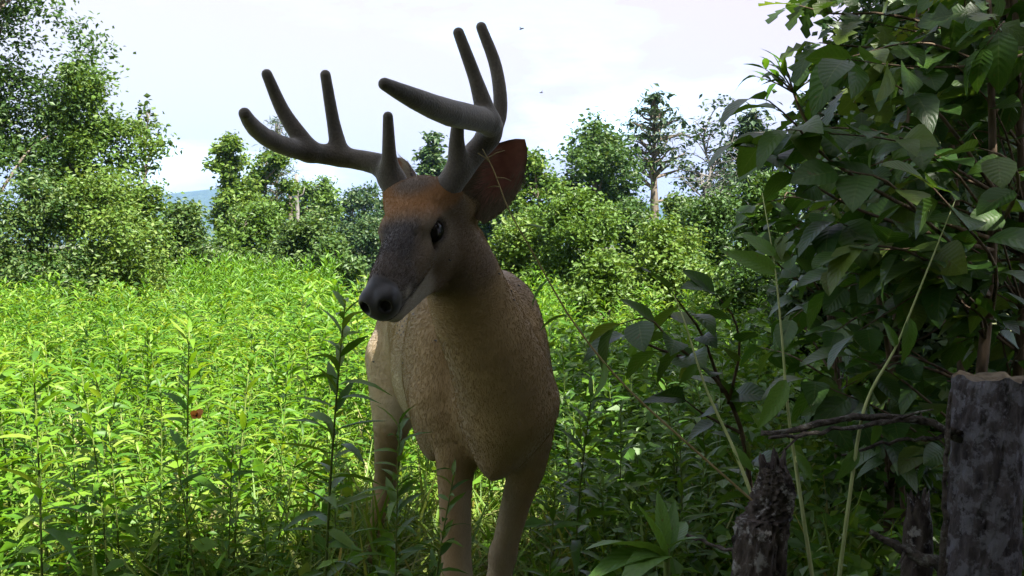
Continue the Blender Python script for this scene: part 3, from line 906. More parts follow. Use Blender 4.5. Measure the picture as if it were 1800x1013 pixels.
def leafy_branch(rt, path, r0, meshes, size, spacing, rg, start=0.25, spread=0.9, droop=0.25, mat=None, limit=None, name='branch', terminal=True):
    path = np.asarray(path)
    V, F = tube(path, np.linspace(r0, r0 * 0.25, len(path)), 7, jitter=0.05, seed=int(rg.integers(1e6)))
    br = world_part(name, V, F, mat or M_twig, rt)
    seg = np.linalg.norm(np.diff(path, axis=0), axis=1); cum = np.concatenate([[0], np.cumsum(seg)])
    n = 0; s_ = cum[-1] * start; side = 1
    while s_ < cum[-1] and (limit is None or n < limit):
        p_ = np.array([np.interp(s_, cum, path[:, i]) for i in range(3)])
        i_ = min(len(path) - 2, int(np.searchsorted(cum, s_) - 1)); tg = unit(path[i_ + 1] - path[max(0, i_)])
        lat = unit(np.cross(tg, (0, 0, 1)) + rg.normal(size=3) * 0.25) * side
        d_ = unit(tg * rg.uniform(0.3, 0.9) + lat * spread + np.array([0, 0, -droop + rg.normal() * 0.25]))
        L = rg.uniform(*size)
        link('leaf', meshes[int(rg.integers(len(meshes)))], br, local(rt, Matrix(mat4(frame(d_, roll=rg.normal() * 0.45), p_, L).tolist())))
        side = -side; s_ += spacing * rg.uniform(0.6, 1.3); n += 1
    if terminal:
        link('leaf', meshes[int(rg.integers(len(meshes)))], br, local(rt, Matrix(mat4(frame(unit(path[-1] - path[-2]) + np.array([0, 0, -0.2]), roll=rg.normal() * 0.3), path[-1], rg.uniform(*size)).tolist())))
        n += 1
    return n


UL = ([-100, 60, 160, 230, 320, 430, 540, 680, 780, 1000], [1600, 1500, 1400, 1330, 1310, 1360, 1330, 1380, 1500, 1560])


def sapling(name, label, stem_px, d_mid, d_spread, nbr, meshes, size, seed, explicit=(), cap=290, shift=0, vr=(-60, 760), spacing=0.055):
    rg = np.random.default_rng(seed)
    stem = smooth_path([P(*q) for q in stem_px], 16)
    stem[0, 2] = 0 - 0.02
    rt = empty(name, (stem[0, 0], stem[0, 1], 0), label, 'sapling', 'saplings in the shade on the right')
    V, F = tube(stem, np.linspace(0.017, 0.007, 16), 8, jitter=0.06, seed=seed)
    world_part('stem', V, F, M_twig, rt)
    n = 0
    for px in explicit:
        pth = smooth_path([P(*q) for q in px], 10)
        n += leafy_branch(rt, pth, 0.0055, meshes, size, spacing, rg)
    k = 0
    while n < cap and k < nbr:
        k += 1
        v_e = rg.uniform(*vr)
        u_e = np.interp(v_e, UL[0], UL[1]) + shift + abs(rg.normal()) * 170
        if u_e > 1860: u_e = rg.uniform(1500, 1860)
        e = P(u_e, v_e, d_mid + rg.normal() * d_spread)
        zs = e[2] - rg.uniform(-0.05, 0.30)
        i_ = int(np.argmin(np.abs(stem[:, 2] - zs))); i_ = int(np.clip(i_, 3, 15))
        st = stem[i_]
        mid = (st + e) / 2 + np.array([rg.normal() * 0.03, rg.normal() * 0.05, rg.uniform(0.0, 0.08)])
        n += leafy_branch(rt, smooth_path([st, mid, e], 8), 0.004, meshes, size, spacing, rg, start=0.3, limit=cap - n)
    return n


sapling('broadleaf_sapling', 'broad-leaved sapling with large drooping leaves, its long branch reaching toward the sky', [(1700, 1200, 2.35), (1712, 800, 2.35), (1742, 480, 2.4), (1745, 260, 2.45), (1735, -60, 2.5)],
        2.25, 0.22, 60, ovate, (0.085, 0.135), 11,
        explicit=[[(1744, 420, 2.4), (1640, 385, 2.3), (1540, 335, 2.2), (1440, 268, 2.12), (1395, 215, 2.08), (1352, 178, 2.05)],
                  [(1745, 330, 2.42), (1655, 205, 2.35), (1600, 166, 2.3), (1560, 142, 2.28)],
                  [(1744, 440, 2.4), (1600, 400, 2.25), (1470, 350, 2.15), (1330, 255, 2.08)],
                  [(1742, 480, 2.4), (1640, 400, 2.15), (1560, 320, 2.05), (1480, 300, 2.0)],
                  [(1742, 520, 2.4), (1650, 470, 2.1), (1590, 440, 2.0), (1520, 430, 1.95)],
                  [(1745, 420, 2.4), (1790, 330, 2.2), (1770, 280, 2.1), (1720, 260, 2.05)],
                  [(1742, 560, 2.4), (1750, 470, 2.1), (1700, 400, 2.0), (1640, 330, 1.95)]])
sapling('broadleaf_sapling', 'broad-leaved sapling behind the pale vines, crowded with mid-sized dark leaves', [(1560, 1100, 2.9), (1565, 800, 2.9), (1580, 500, 2.9), (1600, 200, 2.9), (1620, -40, 2.9)],
        2.8, 0.25, 70, ovate, (0.075, 0.115), 12, shift=20, vr=(120, 800))
sapling('broadleaf_sapling', 'broad-leaved sapling close behind the lichened stump', [(1790, 1150, 2.7), (1780, 800, 2.7), (1800, 500, 2.7), (1790, 150, 2.7), (1780, -60, 2.7)],
        2.75, 0.2, 70, ovate, (0.08, 0.125), 13, shift=200, vr=(-60, 700))
sapling('broadleaf_sapling', 'low broad-leaved sapling behind the horizontal dead branch', [(1470, 1000, 3.2), (1475, 850, 3.2), (1470, 650, 3.2), (1450, 480, 3.2), (1440, 330, 3.2)],
        3.1, 0.25, 70, ovate, (0.07, 0.105), 14, shift=-30, vr=(330, 860))
sapling('oak_sapling', 'oak branches with lobed leaves against the sky at the top right', [(1830, 1100, 3.1), (1820, 600, 3.1), (1800, 200, 3.0), (1760, -50, 2.9), (1700, -300, 2.8)],
        2.75, 0.2, 50, oaks, (0.10, 0.15), 15, cap=230, shift=40, vr=(-120, 150),
        explicit=[[(1790, 130, 2.9), (1680, 60, 2.75), (1560, 25, 2.65), (1470, 25, 2.6), (1405, 10, 2.55)],
                  [(1790, 140, 2.9), (1650, 95, 2.75), (1540, 85, 2.65), (1480, 80, 2.6), (1440, 75, 2.6)],
                  [(1780, 60, 2.9), (1650, -20, 2.75), (1530, -25, 2.65), (1440, -10, 2.6)],
                  [(1790, 170, 2.9), (1680, 140, 2.8), (1580, 130, 2.7), (1500, 150, 2.65)]], spacing=0.05)
sapling('oak_sapling', 'oak sapling with dark lobed leaves behind the broad-leaved branches', [(1680, 1050, 3.5), (1690, 700, 3.5), (1680, 350, 3.4), (1650, 50, 3.3), (1640, -200, 3.3)],
        3.3, 0.25, 60, oaks, (0.11, 0.16), 16, cap=260, shift=60, vr=(-60, 520), spacing=0.06)

# upright tuft of narrow leaflets against the sky
rg = np.random.default_rng(17)
pth = smooth_path([P(1600, 1050, 2.75), P(1560, 600, 2.75), P(1480, 330, 2.7), P(1410, 200, 2.62), P(1385, 130, 2.6)], 16); pth[0, 2] = -0.02
rt = empty('sumac_shoot', (pth[0, 0], pth[0, 1], 0), 'slender shoot ending in an upright tuft of narrow leaflets against the sky', 'sapling')
leafy_branch(rt, pth, 0.009, lances, (0.07, 0.10), 0.05, rg, start=0.72, spread=0.8, droop=-0.5, name='stem')
for (u_, v_) in ((1345, 122), (1365, 118), (1400, 112), (1425, 118), (1440, 135), (1330, 135)):
    leafy_branch(rt, smooth_path([pth[-3], (pth[-3] + P(u_, v_, 2.6)) / 2 + (0, 0, 0.005), P(u_, v_, 2.6)], 6), 0.003, lances, (0.05, 0.08), 0.022, rg, start=0.3, spread=0.7, droop=-0.5)

# low sapling with big dark leaves at the buck's shoulder
rg = np.random.default_rng(18)
b0 = P(1345, 1000, 2.35); b0[2] = 0
rt = empty('broadleaf_sapling', (b0[0], b0[1], 0), 'low leaning sapling with big dark leaves beside the buck chest', 'sapling')
stem = smooth_path([b0, P(1320, 860, 2.3), P(1290, 720, 2.25), P(1235, 645, 2.2), P(1160, 615, 2.15), P(1105, 590, 2.12)], 16)
leafy_branch(rt, stem, 0.007, ovate, (0.085, 0.115), 0.045, rg, start=0.42, name='stem')
for px in ([(1270, 690, 2.24), (1235, 590, 2.2), (1200, 540, 2.18), (1180, 512, 2.16)], [(1240, 650, 2.2), (1180, 600, 2.1), (1140, 560, 2.08), (1090, 570, 2.05)],
           [(1280, 710, 2.24), (1300, 620, 2.2), (1290, 560, 2.18), (1260, 520, 2.15)], [(1300, 760, 2.26), (1240, 730, 2.2), (1200, 700, 2.15)]):
    leafy_branch(rt, smooth_path([P(*q) for q in px], 8), 0.004, ovate, (0.08, 0.11), 0.042, rg, start=0.35)

# lush plant with long lance leaves in the bottom foreground
rg = np.random.default_rng(19)
b0 = P(1165, 1013, 1.5); zt = P(1172, 965, 1.55)
rt = empty('pokeweed_plant', (zt[0], zt[1], 0), 'lush plant with long fresh lance leaves left of the broken snag', 'weed')
V, F = tube(np.array([[zt[0], zt[1], -0.02], [zt[0] + .004, zt[1], zt[2] * 0.5], zt]), [0.008, 0.007, 0.005], 8)
world_part('stem', V, F, M_stem, rt)
fresh = leaf_material('fresh_leaf', [(0, (0.06, 0.14, 0.025)), (1, (0.10, 0.20, 0.035))], trans=0.35, rough=0.4, veins=True)
longs = [leaf_mesh('long_leaf', blade([0, 0.12, 0.3, 0.5, 0.7, 0.88, 1.0], lambda t_: 0.006 if t_ in (0, 1.0) else 0.125 * math.sin(math.pi * t_ ** 0.85) ** 0.9, 0.3, d_, 2, tw), fresh) for d_, tw in ((0.12, 0.1), (0.3, -0.15), (0.5, 0.1))]
for (u_, v_, d_, m_) in ((1022, 922, 1.45, 1), (1050, 968, 1.40, 2), (1130, 868, 1.5, 0), (1158, 858, 1.58, 0), (1186, 872, 1.6, 0), (1235, 945, 1.5, 1), (1110, 990, 1.38, 2), (1215, 905, 1.66, 1)):
    e = P(u_, v_, d_); st = zt + np.array([0, 0, rg.uniform(-0.03, 0.0)])
    link('leaf', longs[m_], rt, local(rt, Matrix(mat4(frame(e - st + np.array([0, 0, 0.03 * m_]), roll=rg.normal() * 0.3), st, np.linalg.norm(e - st)).tolist())))

# pale climbing stems
drop = [leaf_mesh('hanging_leaf', blade([0, 0.1, 0.3, 0.55, 0.8, 1.0], lambda t_: 0.006 if t_ in (0, 1.0) else 0.17 * math.sin(math.pi * t_ ** 0.7) ** 0.9, 0.35, d_, 2, tw), fresh) for d_, tw in ((0.3, 0.3), (0.5, -0.3))]
for lb, px, leaves in [
    ('pale green vine stem rising straight past the hanging leaf, left one of two', [(1432, 1040, 1.75), (1405, 860, 1.8), (1385, 720, 1.82), (1375, 600, 1.85), (1362, 470, 1.88), (1340, 340, 1.95)],
     [((1382, 668, 1.82), (1338, 755, 1.78), 0), ((1364, 480, 1.88), (1285, 430, 1.85), 1), ((1363, 450, 1.88), (1300, 400, 1.9), 0), ((1400, 800, 1.8), (1440, 850, 1.78), 1)]),
    ('pale green vine stem curving up past the snag, right one of two', [(1472, 1040, 1.8), (1490, 900, 1.82), (1510, 760, 1.84), (1530, 690, 1.86), (1575, 610, 1.88), (1620, 500, 1.9), (1660, 400, 1.95), (1680, 350, 2.0)],
     [((1575, 610, 1.88), (1560, 565, 1.86), 0), ((1600, 560, 1.89), (1600, 640, 1.86), 1), ((1508, 790, 1.84), (1478, 845, 1.8), 1), ((1545, 740, 1.86), (1535, 790, 1.86), 0)]),
    ('thin pale stem slanting from the dark leaves down to the broken snag', [(1335, 905, 1.9), (1290, 790, 1.95), (1240, 680, 2.0), (1205, 570, 2.05), (1185, 520, 2.08)], [((1290, 790, 1.95), (1330, 830, 1.92), 0), ((1225, 640, 2.0), (1190, 680, 2.0), 1)]),
]:
    pth = smooth_path([P(*q) for q in px], 24)
    base = pth[0].copy(); base[2] = 0
    pth = np.vstack([base, pth])
    rt = empty('vine', (base[0], base[1], 0), lb, 'vine', 'pale vine stems')
    V, F = tube(pth, np.linspace(0.0042, 0.0009, len(pth)), 7, jitter=0.06)
    world_part('stem', V, F, M_vine, rt)
    for a_, b_, m_ in leaves:
        a_, b_ = P(*a_), P(*b_)
        link('leaf', drop[m_], rt, local(rt, Matrix(mat4(frame(b_ - a_, up=(0, -1, 0.3)), a_, np.linalg.norm(b_ - a_)).tolist())))

# dry arching stalk that crosses from the ear to the snag
pth = smooth_path([P(1345, 900, 1.72), P(1220, 790, 1.74), P(1100, 680, 1.75), P(1010, 570, 1.76), P(940, 450, 1.76), P(895, 370, 1.76), P(868, 300, 1.77), P(848, 262, 1.78)], 30)
base = pth[0].copy(); base[2] = 0
pth = np.vstack([base + (0.03, 0, 0), pth])
rt = empty('dry_stalk', (base[0] + 0.03, base[1], 0), 'long thin dry stalk arching across the buck ear and shoulder', 'stalk')
V, F = tube(pth, np.linspace(0.0024, 0.0008, len(pth)), 6, jitter=0.08)
world_part('stem', V, F, M_dry, rt)
for i_, (du, dv) in ((28, (30, -14)), (27, (-22, -18)), (25, (26, 6)), (24, (-20, 2)), (20, (40, -10)), (18, (-40, 4)), (16, (-34, 30)), (14, (-45, 10)), (11, (10, 55))):
    e = pth[i_] + np.array([du / 1800 * 1.76, rng.normal() * 0.01, -dv / 1800 * 1.76])
    if i_ > 22:
        V, F = tube(np.array([pth[i_], (pth[i_] + e) / 2 + (0, 0, 0.002), e]), [0.0011, 0.0008, 0.0006], 5)
        world_part('twig', V, F, M_dry, rt)
    else:
        link('leaf', drop[i_ % 2], rt, local(rt, Matrix(mat4(frame(e - pth[i_]), pth[i_], np.linalg.norm(e - pth[i_]) * 1.3).tolist())))


# ------------------------------------------------------------------ stump, snags, dead wood
def rough_pole(path, rads, sides, seed, ridge, nring, lump=0.0, top_ragged=0.0, flare=0.0):
    rg = np.random.default_rng(seed)
    pts = smooth_path(path, nring); rr = np.interp(np.linspace(0, 1, nring), np.linspace(0, 1, len(rads)), rads)
    a = np.linspace(0, 2 * np.pi, sides, endpoint=False)
    ph = rg.uniform(0, 6.28, 12)
    V = []
    for i in range(nring):
        t_ = i / (nring - 1)
        prof = np.zeros(sides)
        for k in range(6):
            prof += np.abs(np.sin((3 + 2 * k) * a / 2 * 2 + ph[k] + 1.2 * np.sin(3 * t_ * 3.1 + ph[k + 5]))) / (k + 2)
        r_ = rr[i] * (1 + ridge * (prof - prof.mean()) + lump * np.sin(2 * a + 9 * t_ + ph[0]) + rg.normal(size=sides) * ridge * 0.22 + flare * np.clip(0.25 - t_, 0, 1) * np.cos(3 * a + ph[1]))
        top = np.zeros(sides)
        if i > nring - 4:
            top = (np.sin(5 * a + ph[2]) + np.sin(9 * a + ph[3]) * 0.6) * top_ragged * (i - nring + 4) / 3
        V.append(pts[i] + np.stack([np.cos(a) * r_, np.sin(a) * r_, top], axis=1))
    V = np.concatenate(V)
    F = [(i * sides + k, i * sides + (k + 1) % sides, (i + 1) * sides + (k + 1) % sides, (i + 1) * sides + k) for i in range(nring - 1) for k in range(sides)]
    return V, np.array(F), pts, sides


def end_cap(V, sides, centre_drop, rings=4):
    rim = V[-sides:]; c = rim.mean(0) - np.array([0, 0, centre_drop])
    Vs = [rim * (1 - k / rings) + c * (k / rings) + np.array([0, 0, 0.001 * math.sin(3 * k)]) for k in range(rings + 1)]
    VV = np.concatenate(Vs)
    F = [(k * sides + j, k * sides + (j + 1) % sides, (k + 1) * sides + (j + 1) % sides, (k + 1) * sides + j) for k in range(rings) for j in range(sides)]
    return VV, np.array(F)


M_stump = bark_material('stump_bark', (0.018, 0.015, 0.017), (0.10, 0.088, 0.095), lichen=(0.17, 0.165, 0.19), scale=24, stretch=0.3, bump=1.0, lichen_at=0.53)
M_cutwood = bark_material('old_cut_wood', (0.07, 0.05, 0.035), (0.20, 0.16, 0.115), scale=22, stretch=1.0, bump=0.5)
M_rotten = bark_material('rotten_wood', (0.008, 0.006, 0.006), (0.085, 0.07, 0.062), lichen=(0.28, 0.27, 0.26), scale=26, stretch=0.45, bump=1.0, lichen_at=0.60)
M_deadwood = bark_material('dead_branch_bark', (0.014, 0.011, 0.010), (0.085, 0.072, 0.062), lichen=(0.17, 0.17, 0.15), scale=30, stretch=1.0, bump=0.8, lichen_at=0.60)

tp = P(1738, 662, 1.95)
rt = empty('tree_stump', (tp[0], tp[1], 0), 'tall sawn tree stump with grey lichen patches at the right edge', 'stump')
V, F, pts, sd = rough_pole([(tp[0] - 0.028, tp[1], -0.05), (tp[0] - 0.018, tp[1], 0.28), (tp[0] - 0.004, tp[1], 0.55), tp], [0.090, 0.072, 0.067, 0.064], 72, 5, 0.11, 70, 0.03, 0.004, 0.5)
world_part('bark', V, F, M_stump, rt)
Vc, Fc = end_cap(V, sd, 0.006); world_part('cut_top', Vc, Fc, M_cutwood, rt)
tp = P(1358, 812, 1.72)
rt = empty('wood_snag', (tp[0] - 0.02, tp[1], 0), 'dark broken rotten snag between the two pale vines and the fresh lance plant', 'snag')
V, F, pts, sd = rough_pole([(tp[0] - 0.03, tp[1], -0.05), P(1335, 985, 1.72), P(1352, 900, 1.72), P(1362, 850, 1.72), tp], [0.052, 0.048, 0.034, 0.030, 0.022], 60, 6, 0.26, 70, 0.12, 0.016)
world_part('wood', V, F, M_rotten, rt)
Vc, Fc = end_cap(V, sd, 0.03); world_part('broken_top', Vc, Fc, M_rotten, rt)
tp = P(1615, 880, 2.05)
rt = empty('wood_snag', (tp[0], tp[1], 0), 'thin grey broken stub left of the lichened stump', 'snag')
V, F, pts, sd = rough_pole([(tp[0] - 0.01, tp[1], -0.05), P(1612, 980, 2.05), tp], [0.034, 0.028, 0.022], 32, 7, 0.13, 30, 0.06, 0.02)
world_part('wood', V, F, M_rotten, rt)
Vc, Fc = end_cap(V, sd, 0.02); world_part('broken_top', Vc, Fc, M_rotten, rt)

for lb, px, r0, r1, twigs in [
    ('dark dead branch lying level from the snag to the stump', [(1338, 762, 1.78), (1420, 752, 1.8), (1500, 735, 1.83), (1580, 737, 1.87), (1650, 752, 1.9), (1690, 770, 1.93)], 0.0045, 0.008, [((1580, 737, 1.87), (1640, 720, 1.8)), ((1420, 752, 1.8), (1370, 800, 1.76))]),
    ('thin grey dead twig just under the level dead branch', [(1352, 770, 1.76), (1440, 762, 1.8), (1540, 745, 1.84), (1620, 735, 1.9)], 0.003, 0.005, []),
    ('slim dead stick slanting below the level branch', [(1480, 800, 1.84), (1560, 780, 1.88), (1640, 770, 1.9), (1690, 762, 1.92)], 0.0025, 0.004, []),
    ('thick mossy fallen limb at the foot of the stump', [(1530, 935, 2.0), (1590, 968, 1.98), (1660, 995, 1.95), (1740, 1010, 1.92)], 0.005, 0.02, [((1590, 968, 1.98), (1575, 1000, 1.9))]),
    ('leaning thin stem pressed against the lichened stump', [(1655, 1030, 1.86), (1660, 900, 1.86), (1664, 780, 1.87), (1672, 690, 1.88)], 0.006, 0.0035, []),
    ('fallen dark stick under the fresh lance plant', [(1190, 935, 1.85), (1250, 955, 1.82), (1320, 985, 1.78)], 0.0035, 0.003, []),
]:
    pth = smooth_path([P(*q) for q in px], 18)
    rt = empty('dead_branch', tuple(pth[0]), lb, 'branch', 'dead branches by the stump')
    pth[1:-1] += np.random.default_rng(len(lb)).normal(size=(16, 3)) * 0.0022
    V, F = tube(pth, np.linspace(r0, r1, 18), 10, jitter=0.20, seed=len(lb))
    world_part('limb', V, F, M_deadwood, rt)
    for a_, b_ in twigs:
        a_, b_ = P(*a_), P(*b_)
        V, F = tube(np.array([a_, (a_ + b_) / 2 + (0.004, 0, 0.004), b_]), [r0 * 0.7, r0 * 0.5, r0 * 0.3], 6, jitter=0.1)
        world_part('twig', V, F, M_deadwood, rt)
# ------------------------------------------------------------------ the buck
import openvdb


class Field:
    """signed distance field on a grid, built by smooth unions of simple solids"""
    def __init__(self, lo, hi, h):
        self.lo, self.h = np.array(lo, dtype=float), h
        self.n = np.ceil((np.array(hi) - self.lo) / h).astype(int)
        self.A = np.full(self.n, 0.12, dtype=np.float32)

    def window(self, lo, hi):
        a = np.clip(np.floor((lo - self.lo) / self.h).astype(int), 0, self.n)
        b = np.clip(np.ceil((hi - self.lo) / self.h).astype(int) + 1, 0, self.n)
        if np.any(b <= a):
            return None
        ax = [(self.lo[i] + np.arange(a[i], b[i]) * self.h).astype(np.float32) for i in range(3)]
        return tuple(slice(a[i], b[i]) for i in range(3)), (ax[0][:, None, None], ax[1][None, :, None], ax[2][None, None, :])

    def blend(self, sl, d, k, cut):
        a = self.A[sl]
        if cut:
            d = -d
            h = np.clip(0.5 - 0.5 * (d - a) / k, 0, 1)
            self.A[sl] = a * h + d * (1 - h) + k * h * (1 - h)
            h2 = np.clip(0.5 - 0.5 * (a - d) / k, 0, 1)
            self.A[sl] = d * h2 + a * (1 - h2) + k * h2 * (1 - h2)
        else:
            h = np.clip(0.5 + 0.5 * (a - d) / k, 0, 1)
            self.A[sl] = a * (1 - h) + d * h - k * h * (1 - h)

    def ell(self, c, rad, axes=None, k=0.03, cut=False):
        c = np.asarray(c, dtype=float); rad = np.asarray(rad, dtype=float)
        axes = np.eye(3) if axes is None else np.asarray(axes)
        ext = np.sqrt(((axes * rad) ** 2).sum(1)) + k + 0.02
        w = self.window(c - ext, c + ext)
        if w is None: return
        sl, (x, y, z) = w
        x, y, z = x - np.float32(c[0]), y - np.float32(c[1]), z - np.float32(c[2])
        k0 = 0; k1 = 0
        for i in range(3):
            q = x * np.float32(axes[0, i]) + y * np.float32(axes[1, i]) + z * np.float32(axes[2, i])
            q = q / np.float32(rad[i])
            k0 = k0 + q * q
            q = q / np.float32(rad[i])
            k1 = k1 + q * q
        k0 = np.sqrt(k0); k1 = np.sqrt(k1) + 1e-6
        self.blend(sl, k0 * (k0 - 1) / k1, k, cut)

    def cone(self, a, b, ra, rb, k=0.02, cut=False):
        a = np.asarray(a, dtype=float); b = np.asarray(b, dtype=float)
        r = max(ra, rb) + k + 0.02
        w = self.window(np.minimum(a, b) - r, np.maximum(a, b) + r)
        if w is None: return
        sl, (x, y, z) = w
        x, y, z = x - np.float32(a[0]), y - np.float32(a[1]), z - np.float32(a[2])
        v = (b - a).astype(np.float32); L = float((v * v).sum()) + 1e-9
        h = np.clip((x * v[0] + y * v[1] + z * v[2]) / np.float32(L), 0, 1)
        d = np.sqrt((x - v[0] * h) ** 2 + (y - v[1] * h) ** 2 + (z - v[2] * h) ** 2) - (ra + (rb - ra) * h)
        self.blend(sl, d.astype(np.float32), k, cut)

    def chain(self, pts, rads, k=0.02):
        """one limb: a hard union of tapered segments, blended as a whole"""
        pts = np.asarray(pts, dtype=float)
        if len(pts) < 8:
            n_ = 4 * (len(pts) - 1) + 1
            rads = np.interp(np.linspace(0, 1, n_), np.linspace(0, 1, len(pts)), rads)
            pts = smooth_path(pts, n_)
        r = max(rads) + k + 0.02
        w = self.window(pts.min(0) - r, pts.max(0) + r)
        if w is None: return
        sl, (x, y, z) = w
        best = None
        for i in range(len(pts) - 1):
            a, v = pts[i].astype(np.float32), (pts[i + 1] - pts[i]).astype(np.float32)
            px, py, pz = x - a[0], y - a[1], z - a[2]
            h = np.clip((px * v[0] + py * v[1] + pz * v[2]) / np.float32((v * v).sum() + 1e-9), 0, 1)
            d = np.sqrt((px - v[0] * h) ** 2 + (py - v[1] * h) ** 2 + (pz - v[2] * h) ** 2) - np.float32(rads[i]) - np.float32(rads[i + 1] - rads[i]) * h
            best = d if best is None else np.minimum(best, d)
        self.blend(sl, best.astype(np.float32), k, False)

    def mesh(self):
        g = openvdb.FloatGrid(0.12)
        g.copyFromArray(self.A)
        v, q = g.convertToQuads(isovalue=0.0)
        v = np.asarray(v, dtype=float) * self.h + self.lo
        q = np.asarray(q, dtype=np.int64)
        # outward facing
        i = q[:2000]
        nrm = np.cross(v[i[:, 1]] - v[i[:, 0]], v[i[:, 2]] - v[i[:, 0]])
        c = v[i].mean(1)
        gi = np.clip(((c - self.lo) / self.h).round().astype(int), 1, self.n - 2)
        A = self.A
        gr = np.stack([A[gi[:, 0] + 1, gi[:, 1], gi[:, 2]] - A[gi[:, 0] - 1, gi[:, 1], gi[:, 2]],
                       A[gi[:, 0], gi[:, 1] + 1, gi[:, 2]] - A[gi[:, 0], gi[:, 1] - 1, gi[:, 2]],
                       A[gi[:, 0], gi[:, 1], gi[:, 2] + 1] - A[gi[:, 0], gi[:, 1], gi[:, 2] - 1]], axis=1)
        if (nrm * gr).sum() < 0:
            q = q[:, ::-1]
        return v, q


# head frame: x towards the nose, y to the animal's left, z up from the forehead
H_YAW, H_PITCH, H_ROLL = R(17), R(33), R(7)
s, c_, sp, cp = math.sin(H_YAW), math.cos(H_YAW), math.sin(H_PITCH), math.cos(H_PITCH)
hf = np.array([-s * cp, -c_ * cp, -sp]); hl = np.array([c_, -s, 0.0]); hu = np.cross(hf, hl)
hl, hu = hl * math.cos(H_ROLL) + hu * math.sin(H_ROLL), hu * math.cos(H_ROLL) - hl * math.sin(H_ROLL)
HA = np.stack([hf, hl, hu], axis=1)
HO = P(727, 416, 1.86)


def Hd(x, y, z):
    return HO + HA @ np.array([x, y, z])


# body frame: s back from the chest, l to the animal's left, z height above ground
B_YAW = R(13.5)
bb = np.array([-math.sin(B_YAW), math.cos(B_YAW), 0]); bl = np.array([math.cos(B_YAW), math.sin(B_YAW), 0])
BA = np.stack([bb, bl, [0, 0, 1]], axis=1)
BO = np.array([-0.035, 2.12, 0.0])


def Bd(s, l, z):
    return BO + bb * s + bl * l + np.array([0, 0, z])


